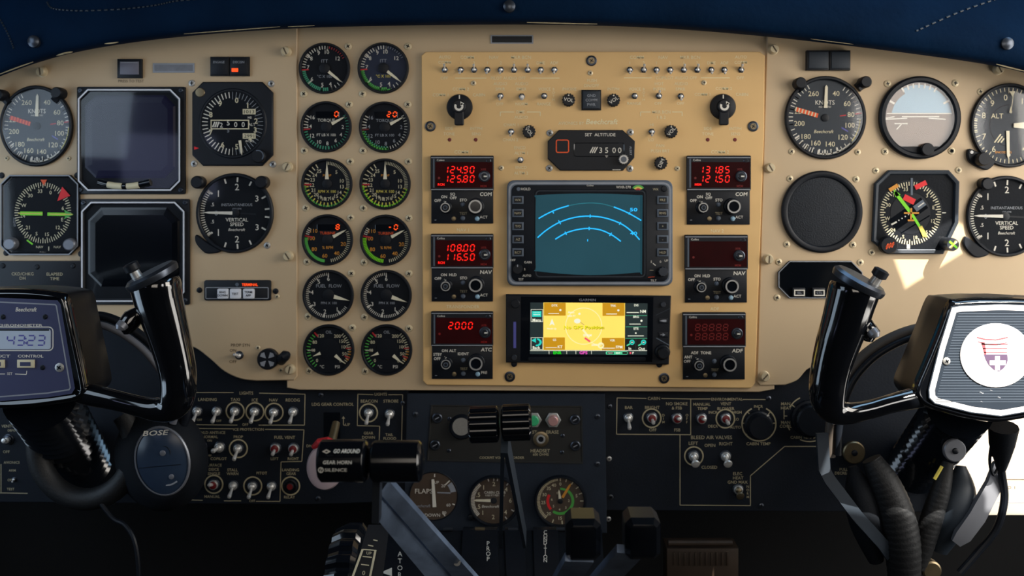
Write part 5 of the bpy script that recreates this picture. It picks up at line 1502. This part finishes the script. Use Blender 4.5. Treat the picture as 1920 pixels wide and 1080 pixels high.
RH = [(1783, 571), (1800, 565), (1840, 562), (1876, 562), (1912, 562), (1952, 565), (1969, 571), (1990, 630), (2015, 690), (2033, 730), (2030, 750), (2012, 764), (1950, 780), (1876, 792), (1820, 786), (1780, 776), (1742, 764), (1724, 750), (1719, 730), (1735, 690), (1760, 630)]
yr = yoke('black co-pilot control yoke with a white round crest on its hub', 1872, RH,
          [(1770, 745, -30, 24), (1720, 752, -20, 21), (1675, 760, -12, 18), (1635, 770, -8, 18), (1595, 776, -5, 21), (1566, 770, -3, 27), (1552, 745, 0, 33), (1556, 700, 0, 36), (1569, 650, 0, 40), (1584, 605, 0, 43), (1594, 570, 0, 45), (1601, 546, 0, 47), (1603, 540, 0, 45)],
          (1606, 535, 0), (.45, -.2, .9), (1622, 612, 1), True)
plate = [(1783, 575), (1800, 572), (1876, 569), (1955, 572), (1968, 575), (2012, 730), (2014, 745), (2000, 756), (1940, 770), (1876, 781), (1820, 774), (1752, 757), (1741, 746), (1740, 730), (1760, 650)]
B = MB(yr)
B.ext(plate, [(0, -2), (0, 1.2)], 'ribbed')
B.frame(plate, 2, 12, 1.5, 'sticker')
for y in range(588, 762, 5):
    f = (y - 575) / 170
    B.line(1800 - 45 * f, y, 1955 + 42 * f, y, 1.1, 1.5, 'slate') if y < 756 else None
B.poly([(1789, 586), (1803, 584), (1876, 582), (1950, 584), (1961, 586)], 1.3, 'ribbed')
for x, y, s in ((1840, 735, 9), (1858, 731, 6), (1873, 744, 7), (1840, 752, 5)): B.T('~', x, y, s, 'line_grey', 1.7, rot=20, bold=True)
fp = B.out('face_plate', 'ribbed slate face plate with a thick white border', smooth=False)
B = MB(yr)
B.ext(ell(1866, 666, 67, 60, 56), [(0, 1), (0, 2.4), (.6, 2.8)], 'sticker')
B.out('round_sticker', 'white round sticker', parent=fp)
B = MB(yr)
h = 3
B.pline([(1830, 632), (1846, 636), (1866, 637), (1888, 632)], 2.4, h, 'crest_red'); B.pline([(1832, 640), (1846, 645), (1866, 646), (1886, 642)], 1.6, h, 'crest_red')
for y, a, b in ((645, 1838, 1888), (653, 1841, 1887), (660, 1843, 1887)): B.line(a, y, b, y, 1.6, h, 'crest_red')
B.poly([(1843, 664), (1887, 664), (1888, 674), (1886, 682), (1880, 690), (1872, 696), (1862, 693), (1852, 684), (1847, 675)], h, 'crest')
B.poly([(1838, 641), (1845, 641), (1848, 664), (1844, 664)], h, 'crest_red')
B.quad(1864, 667, 1873, 694, h + .2, 'sticker'); B.quad(1854, 675, 1884, 684, h + .3, 'sticker')
B.out('crest', parent=fp, label='dark shield with a white cross under pale red bars', smooth=False)
screw(yr, 1774, 677, 7.5, 'steel', up=1.2)


def bellows(t, a, b, r):
    B = MB(t)
    A, C = W(*a), W(*b)
    pts, rd = [], []
    n = 56
    for i in range(n + 1):
        f = i / n
        pts.append(A.lerp(C, f)); rd.append(r * (.82 + .18 * math.cos(i * math.pi / 2) if True else 1))
    B.tube(pts, rd, 'black_gloss', 28, world=True)
    return B.out('shaft_boot', 'ribbed black rubber boot')


bellows(yl, (75, 745, .15), (150, 868, -.004), .034)
bellows(yr, (1800, 765, .15), (1716, 876, -.004), .030)

# ------------------------------------------------------------------ headsets hanging on the columns
HB = .11
t = thing('headset', 'black headset with one round glossy ear cup hanging below the pilot yoke', 'headset', 210, 870, HB)
P = spline([(52, 800), (58, 700), (90, 625), (130, 600), (175, 594), (207, 601), (243, 620), (282, 652), (318, 700), (345, 760), (338, 800)], 6)
flat = [(1, -1.6), (1, 1.6), (-1, 1.6), (-1, -1.6)]
B = MB(t); B.tube([(x, y, -10) for x, y in P], 5.5, 'black', sect=[(-a, b * 2.2) for a, b in flat], up=(0, -1, 0)) if False else B.tube([(x, y, -14) for x, y in P], 9, 'black', 12); B.out('headband_pad')
C = (190, 745)
B = MB(t); B.tube([(C[0] + (x - C[0]) * .9, C[1] + (y - C[1]) * .9, -2) for x, y in P], 7, 'headband', 12); B.out('headband', 'grey inner headband')
B = MB(t)
rt = rad(-12)
E = lambda rx, ry, ox=0, oy=0: ell(296 + ox, 868 + oy, rx, ry, 44, rt)
for a, b in (((82, 92, -14, 2, -60), (86, 96, -14, 2, -34)), ):
    pass
rings = [(60, 76, -14, 2, -70), (84, 96, -12, 2, -58), (90, 102, -10, 2, -40), (84, 98, -6, 1, -22), (76, 88, 0, 0, -8), (62, 74, 6, -2, 4), (54, 68, 10, -4, 8)]
R_ = [[B.p(x, y, hh) for x, y in E(rx, ry, ox, oy)] for rx, ry, ox, oy, hh in rings]
for A, D2 in zip(R_, R_[1:]):
    for i in range(44): B.f((A[i], A[(i + 1) % 44], D2[(i + 1) % 44], D2[i]), 'black_matte')
B.f(R_[-1], 'black_matte')
ec = B.out('ear_cup', angle=60)
B = MB(t); B.ext(E(52, 66, 12, -6), [(0, 6), (0, 9), (2, 11), (4, 11)], 'silver_plastic', cap=False); B.out('cup_rim', 'grey rim', parent=ec)
B = MB(t); B.ext(E(49, 63, 12, -6), [(0, 9), (14, 14), (30, 17)], 'cup_blue')
B.T('BOSE', 298, 808, 9, 'white', 14.5, w=46, slant=.35, rot=-3, bold=True)
B.line(268, 873, 346, 866, 1.2, 17, 'black')
B.pline(spline([(317, 905), (327, 904), (338, 898)], 4), 3, 15, 'line_grey')
B.out('cup_face', 'dark blue gloss face with lettering', angle=50, parent=ec)
B = MB(t); B.lathe(313, 845, [(14, 15), (13, 17), (11, 16)], 'black', n=24); B.lathe(312, 845, [(6, 16), (5, 18.5), (3, 19)], 'silver_plastic', n=16); B.lathe(328, 889, [(5, 16), (4.5, 18), (3, 18.5)], 'silver_plastic', n=14); B.out('cup_button', 'pale round buttons', parent=ec)
B = MB(t)
P = [(150 + 92 * math.cos(rad(a)), 846 + 98 * math.sin(rad(a)), -24) for a in range(-40, 245, 8)]
B.tube(P, 22, 'cushion', 14); B.out('ear_cushion', angle=60)
B = MB(t); B.tube(spline([(185, 948, -10), (210, 974, -5), (235, 985, 0), (256, 1012, 8), (266, 1060, 14), (268, 1110, 18)], 5), 4.5, 'black', 8); B.out('cable')

t = thing('headset', 'black headset with ribbed ear cushions hanging below the co-pilot yoke', 'headset', 1715, 940, HB)
P = spline([(1560, 860), (1566, 780), (1588, 716), (1622, 673), (1664, 643), (1715, 622), (1765, 616), (1825, 630), (1868, 690), (1885, 780), (1872, 860)], 6)
B = MB(t); B.tube([(x, y, -14) for x, y in P], 11, 'headband_brown', 12); B.out('headband_pad', 'brown-grey padded band')
C = (1725, 770)
B = MB(t); B.tube([(C[0] + (x - C[0]) * .93, C[1] + (y - C[1]) * .93, -2) for x, y in P], 7, 'black', 12); B.out('headband')


def ribbed_cushion(pts, r, m='cushion'):
    B = MB(t)
    q = spline(pts, 16)
    rs_ = [v[0] for v in spline([(a, ) for a in r], 16)]
    B.tube(q, [rs_[i] * (1 + ((.018 if i % 3 == 0 else -.012 if i % 3 == 1 else 0))) for i in range(len(q))], m, 16)
    return B.out('ear_cushion', angle=25)


ribbed_cushion([(1636, 862, -6), (1658, 905, 0), (1678, 960, 2), (1692, 1020, 0), (1698, 1085, -6)], [18, 28, 33, 34, 30])
ribbed_cushion([(1779, 868, -4), (1766, 912, 0), (1750, 962, 0), (1735, 1012, 0), (1722, 1066, -4)], [10, 17, 20, 20, 16])
B = MB(t); B.tube(spline([(1605, 880, -20), (1618, 930, -14), (1632, 990, -14), (1650, 1060, -20)], 5), [v[0] for v in spline([(8, ), (30, ), (32, ), (14, )], 5)], 'black_matte', 18); B.out('ear_cup')
B = MB(t); B.tube(spline([(1812, 880, -22), (1806, 925, -16), (1790, 975, -14), (1768, 1040, -18)], 5), [v[0] for v in spline([(9, ), (30, ), (34, ), (16, )], 5)], 'dial_grey', 20); B.out('ear_cup')
bar = [(1, -.35), (1, .35), (-1, .35), (-1, -.35)]
B = MB(t); B.tube([(1541, 812, 0), (1543, 878, 6), (1552, 896, 10), (1600, 960, 16), (1650, 1015, 12), (1668, 1040, 4)], 13, 'dial_grey', sect=[(a * .4, b * 2.4) for a, b in bar], up=(0, -1, 0)); B.out('yoke_arm')
B = MB(t); B.tube([(1874, 868, 0), (1858, 905, 10), (1820, 962, 20), (1794, 996, 22), (1782, 1010, 21)], [13, 17, 19, 18, 11], 'silver_plastic', sect=[(a * .4, b * 2.4) for a, b in bar], up=(0, -1, 0)); B.out('yoke_arm', 'pale grey arm')
B = MB(t); B.tube(spline([(1850, 790, 60), (1852, 830, 40), (1868, 880, 20), (1874, 930, 18), (1862, 985, 14), (1830, 1030, 10), (1795, 1070, 10)], 6), 7, 'black', 10); B.tube(spline([(1838, 800, 50), (1836, 850, 40), (1846, 880, 34), (1860, 860, 30)], 6), 3, 'black', 8); B.out('cable')
B = MB(t); B.tube([(1850, 785, 62), (1852, 820, 52), (1858, 850, 40), (1862, 870, 30)], [26, 22, 14, 9], 'black_matte', 12); B.out('cable_connector')
B = MB(t); B.line(1757, 868, 1743, 892, 6, 22, 'yellow'); B.tube([(1757, 868, 20), (1743, 892, 20)], 3, 'yellow', 8); B.out('yellow_tag', 'small yellow tag')
B = MB(t, base=.15); B.lathe(1779, 838, [(14, 10), (21, 18), (21, 24), (19, 26)], 'silver_plastic', n=32); B.lathe(1779, 838, [(6, 26), (5, 29), (2.5, 30)], 'black', n=16); B.out('pivot_disc', 'grey metal pivot disc')
B = MB(t); B.lathe(1745, 1068, [(18, -10), (18, 6), (15, 8)], 'brass', n=20); B.out('hinge')

# ------------------------------------------------------------------ engine levers and pedestal
PB = .40


def hcyl(B, x0, x1, y, r, h, m, gear=0, tilt=0, n=36):
    """Horizontal grip with rounded ends; gear > 0 gives lengthwise flutes."""
    prof = [(0, .55), (.03, .86), (.08, 1), (.5, 1), (.92, 1), (.97, .86), (1, .55)]
    lobe = lambda i: .84 + .16 * abs(math.sin(2 * math.pi * i / n * 6)) ** .5 if gear else 1
    sec_ = [(math.cos(2 * math.pi * i / n) * lobe(i), math.sin(2 * math.pi * i / n) * lobe(i)) for i in range(n)]
    B.tube([(x0 + (x1 - x0) * f, y + tilt * f, h) for f, q in prof], [r * q for f, q in prof], m, sect=sec_)


def cyl_h(y, r, h0):
    return lambda a, b: h0 + math.sqrt(max(0, r * r - (b - y) ** 2)) + .6


for lab, x0, x1, y, r, stem4 in (('glossy black power lever grip lettered GO AROUND on a blue-grey stem', 597, 692, 864, 41, ((704, 970, .38), (704, 922, .38), (864, 1104, .2), (816, 1104, .2))), ('plain glossy black power lever grip beside its lettered twin', 694, 794, 865, 40, ((712, 925, .377), (718, 895, .377), (738, 895, .377), (912, 1104, .2), (868, 1104, .2))[0:1] + ((730, 900, .377), (912, 1104, .2), (868, 1104, .2)))):
    t = thing('power_lever', lab, 'engine lever', (x0 + x1) / 2, y, PB, 'engine levers')
    B = MB(t); hcyl(B, x0, x1, y, r, 0, 'lever_black')
    if x0 < 650:
        f = cyl_h(y, r, 0)
        B.T('GO AROUND', 659, 834.5, 5, 'white', f, w=48, bold=True); B.frame([(614, 835), (622, 831), (630, 835), (622, 839)], 0, 2, f(0, 835) , 'white')
        B.T('GEAR HORN', 645, 851, 5.5, 'white', f, w=52); B.T('SILENCE', 643, 864, 5.5, 'white', f, w=40); B.T('/', 616, 864, 8, 'white', f, bold=True); B.arc(616, 864, 3.5, 5, 0, 360, f(0, 864), 'white')
    B.out('grip')
    B = MB(t)
    if x0 < 650:
        B.tube([W(708, 890, .388), W(706, 975, .383)], .0026, 'gun', world=True, sect=[(1, 2.2), (-1, 2.2), (-1, -2.2), (1, -2.2)], up=(1, 0, 0))
    cor = [W(*q) for q in stem4]
    fr_ = [B.pv(v) for v in cor]; bk_ = [B.pv(v + Vector((.001, .006, 0))) for v in cor]
    mid = [B.pv(v.lerp(sum(cor, Vector()) / 4, .06) + Vector((0, -.0012, 0))) for v in cor]
    B.f(mid, 'clear_blue'); B.f(bk_[::-1], 'clear_blue')
    for q in range(4):
        B.f((fr_[q], fr_[(q + 1) % 4], mid[(q + 1) % 4], mid[q]), 'clear_blue'); B.f((bk_[q], bk_[(q + 1) % 4], fr_[(q + 1) % 4], fr_[q]), 'clear_blue')
    B.out('stem', 'worn blue-grey flat stem')
    B = MB(t); Q = (cor[2] * .75 + cor[3] * .25).lerp(cor[1], .3) + Vector((0, -.002, 0)); B.tube([Q, Q + Vector((0, -.002, 0))], .003, 'steel', 12, world=True); B.out('stem_pin')
t = thing('gear_handle', 'translucent wheel-shaped landing gear handle with a red top behind the power lever grip', 'gear lever', 598, 872, .06)
B = MB(t); B.lathe(610, 875, [(34, -14), (40, -10), (43, -4), (43, 4), (40, 10), (32, 13)], 'translucent', ax=.8, n=40)
B.out('wheel_knob', 'pale translucent wheel')
B = MB(t); B.tube([(588, 838, 2), (600, 829, 6), (616, 826, 6), (628, 830, 2)], [5, 9, 9, 5], 'red', 12); B.out('lamp_cap', 'red lamp cap')
B = MB(t); B.tube([(617, 808, -62), (616, 840, -20)], [8, 9], 'brass', 12); B.out('lever_arm')

for lab, x0, x1, dy, a, b in (('ribbed black propeller lever grip nearer the microphone', 878, 936.5, -2, (943, 828, .29), (939, 1010, .12)), ('ribbed black propeller lever grip nearer the green test button', 939.5, 997, -2, (949, 828, .29), (984, 1010, .10))):
    t = thing('propeller_lever', lab, 'engine lever', (x0 + x1) / 2, 795, .30, 'engine levers')
    y = 797 if x0 < 900 else 793
    B = MB(t); hcyl(B, x0, x1, y, 35, 0, 'lever_black', gear=1, tilt=dy, n=96); B.out('grip')
    B = MB(t); A, C = W(*a), W(*b)
    B.tube([A, C], .010, 'dial_grey', world=True, sect=[(.16, 1), (-.16, 1), (-.16, -1), (.16, -1)], up=(1, 0, 0)); B.out('stem')
for lab, x0, x1, y0, y1, a, b in (('boxy black condition lever knob in front of the cabin altitude gauge', 1061, 1127, 977, 1056, (1086, 1045, .37), (1046, 1110, .25)), ('boxy black condition lever knob over the dark footwell', 1173, 1240, 975, 1054, (1183, 1030, .37), (1110, 1110, .27))):
    t = thing('condition_lever', lab, 'engine lever', (x0 + x1) / 2, 1015, .38, 'engine levers')
    B = MB(t)
    B.ext(octo(x0, y0, x1, y1, 11), [(5, -62), (0, -54), (0, -10)], 'hub_black', cap=False, back=True)
    B.ext(octo(x0, y0, x1, y1, 11), [(0, -10), (9, 0), (14, 1)], 'lever_black')
    B.out('knob', angle=20)
    B = MB(t); A, C = W(*a), W(*b)
    B.tube([A, C], .0105, 'clear_blue', world=True, sect=[(1, .3), (-1, .3), (-1, -.3), (1, -.3)], up=(1, 0, 0)); B.out('stem', 'worn blue-grey flat stem')

pf = lambda x, y: .02 + (y - 985) / 100 * .09
t = thing('throttle_quadrant', 'black sloped quadrant lettered PROP and CONDITION below the round gauges', 'pedestal', 920, 1040, .03)
B = MB(t, df=pf)
for y in range(1000, 1330, 15): B.poly([(655 - (y - 1000) * .1, y), (1130, y), (1130, y + 15), (653.5 - (y - 1000) * .1, y + 15)], -16, 'black_matte')
B.out('pedestal_body')
for x0, x1, X0_, X1_ in ((716, 800, 655, 800), (868, 932, 850, 940), (946, 984, 960, 990), (1000, 1046, 1010, 1058), (1064, 1128, 1080, 1150)):
    B = MB(t, df=pf)
    f_ = lambda y: (x0 + (X0_ - x0) * (y - 993) / 337, x1 + (X1_ - x1) * (y - 993) / 337)
    ys = [993 + 337 * i / 24 for i in range(25)]
    for ya, yb in zip(ys, ys[1:]):
        (a0, b0), (a1, b1) = f_(ya), f_(yb)
        B.poly([(a0, ya), (b0, ya), (b1, yb), (a1, yb)], 0, 'black')
        for p0, p1 in ((a0, a1), (b0, b1)): B.f([B.p(p0, ya, 0), B.p(p1, yb, 0), B.p(p1, yb, -16), B.p(p0, ya, -16)], 'black')
    B.f([B.p(x0, 993, 0), B.p(x1, 993, 0), B.p(x1, 993, -16), B.p(x0, 993, -16)], 'black')
    B.out('cover_strip', smooth=False)
B = MB(t, df=pf)
B.VT('PROP', 915.5, 1033, 8, 9.7, 'white', .8); B.VT('CONDITION', 1022.5, 1024, 7, 6.6, 'white', .6); B.VT('ELEVATOR', 749, 1028 + 0, 9, 13, 'white', .6) if False else B.VT('ATOR', 750, 1058, 9, 13, 'white', .6)
B.poly([(714, 1073), (735, 1064), (735, 1080)], .6, 'white')
B.out('lettering', 'white printed lettering', smooth=False)
for x in (840, 900, 962, 1052):
    B = MB(t, df=pf); B.tube([(x - 9, 992, 0), (x + 9, 992, 0)], 4, 'brass' if x == 900 else 'gun', 10); B.out('hinge_pin')
t = thing('trim_wheel', 'black knurled elevator trim wheel with white UP scale beside the throttle quadrant', 'trim wheel', 660, 1080, .2)
c0 = W(662, 1120, .2)
B = MB(t)
n = 120
sec_ = [(math.cos(2 * math.pi * i / n) * (1 - (.05 if i % 5 in (0, 1) else 0)), math.sin(2 * math.pi * i / n) * (1 - (.05 if i % 5 in (0, 1) else 0))) for i in range(n)]
B.tube([c0 + Vector((x, 0, 0)) for x in (-.019, -.016, -.006, .006, .010, .012)], [.052, .062, .067, .067, .062, .050], 'black_gloss', world=True, sect=sec_, up=(0, 0, 1))
B.out('wheel_rim', angle=20)
B = MB(t, df=lambda x, y: .262 + (y - 1000) * .0002)
L = [(701, 1003), (722, 1003), (703, 1095), (668, 1095)]
B.poly([(690, 985), (730, 985), (715, 1100), (655, 1100)], -3, 'black')
B.line(680, 1030, 658, 1090, 4, 0, 'ivory'); B.line(704, 1032, 692, 1090, 4, 0, 'ivory')
for y, x0, x1 in ((1012, 700, 708), (1022, 690, 700), (1030, 680, 706), (1043, 680, 697), (1058, 677, 692)): B.line(x0, y, x1, y + 2, 1.8, .2, 'ivory')
B.T('UP', 692, 1037, 5.5, 'ivory', .3, rot=4); B.T('0', 682, 1074, 8, 'ivory', .3, rot=8)
B.out('trim_scale', 'black scale strip with ivory marks')

# footwell
t = thing('rudder_pedal', 'brown ribbed pedal box in the dark co-pilot footwell', 'pedal', 1312, 1060, -.02)
B = MB(t); B.box(1250, 1028, 1385, 1110, -60, 0, 'pedal', 3)
for x in range(1262, 1370, 10): B.box(x, 1035, x + 4, 1060, 0, 3, 'pedal', 1)
B.out('pedal_plate')
B = MB(t); B.tube([(1252, 1016, 6), (1372, 1016, 6)], 6, 'pedal', 10); B.out('pedal_bar')
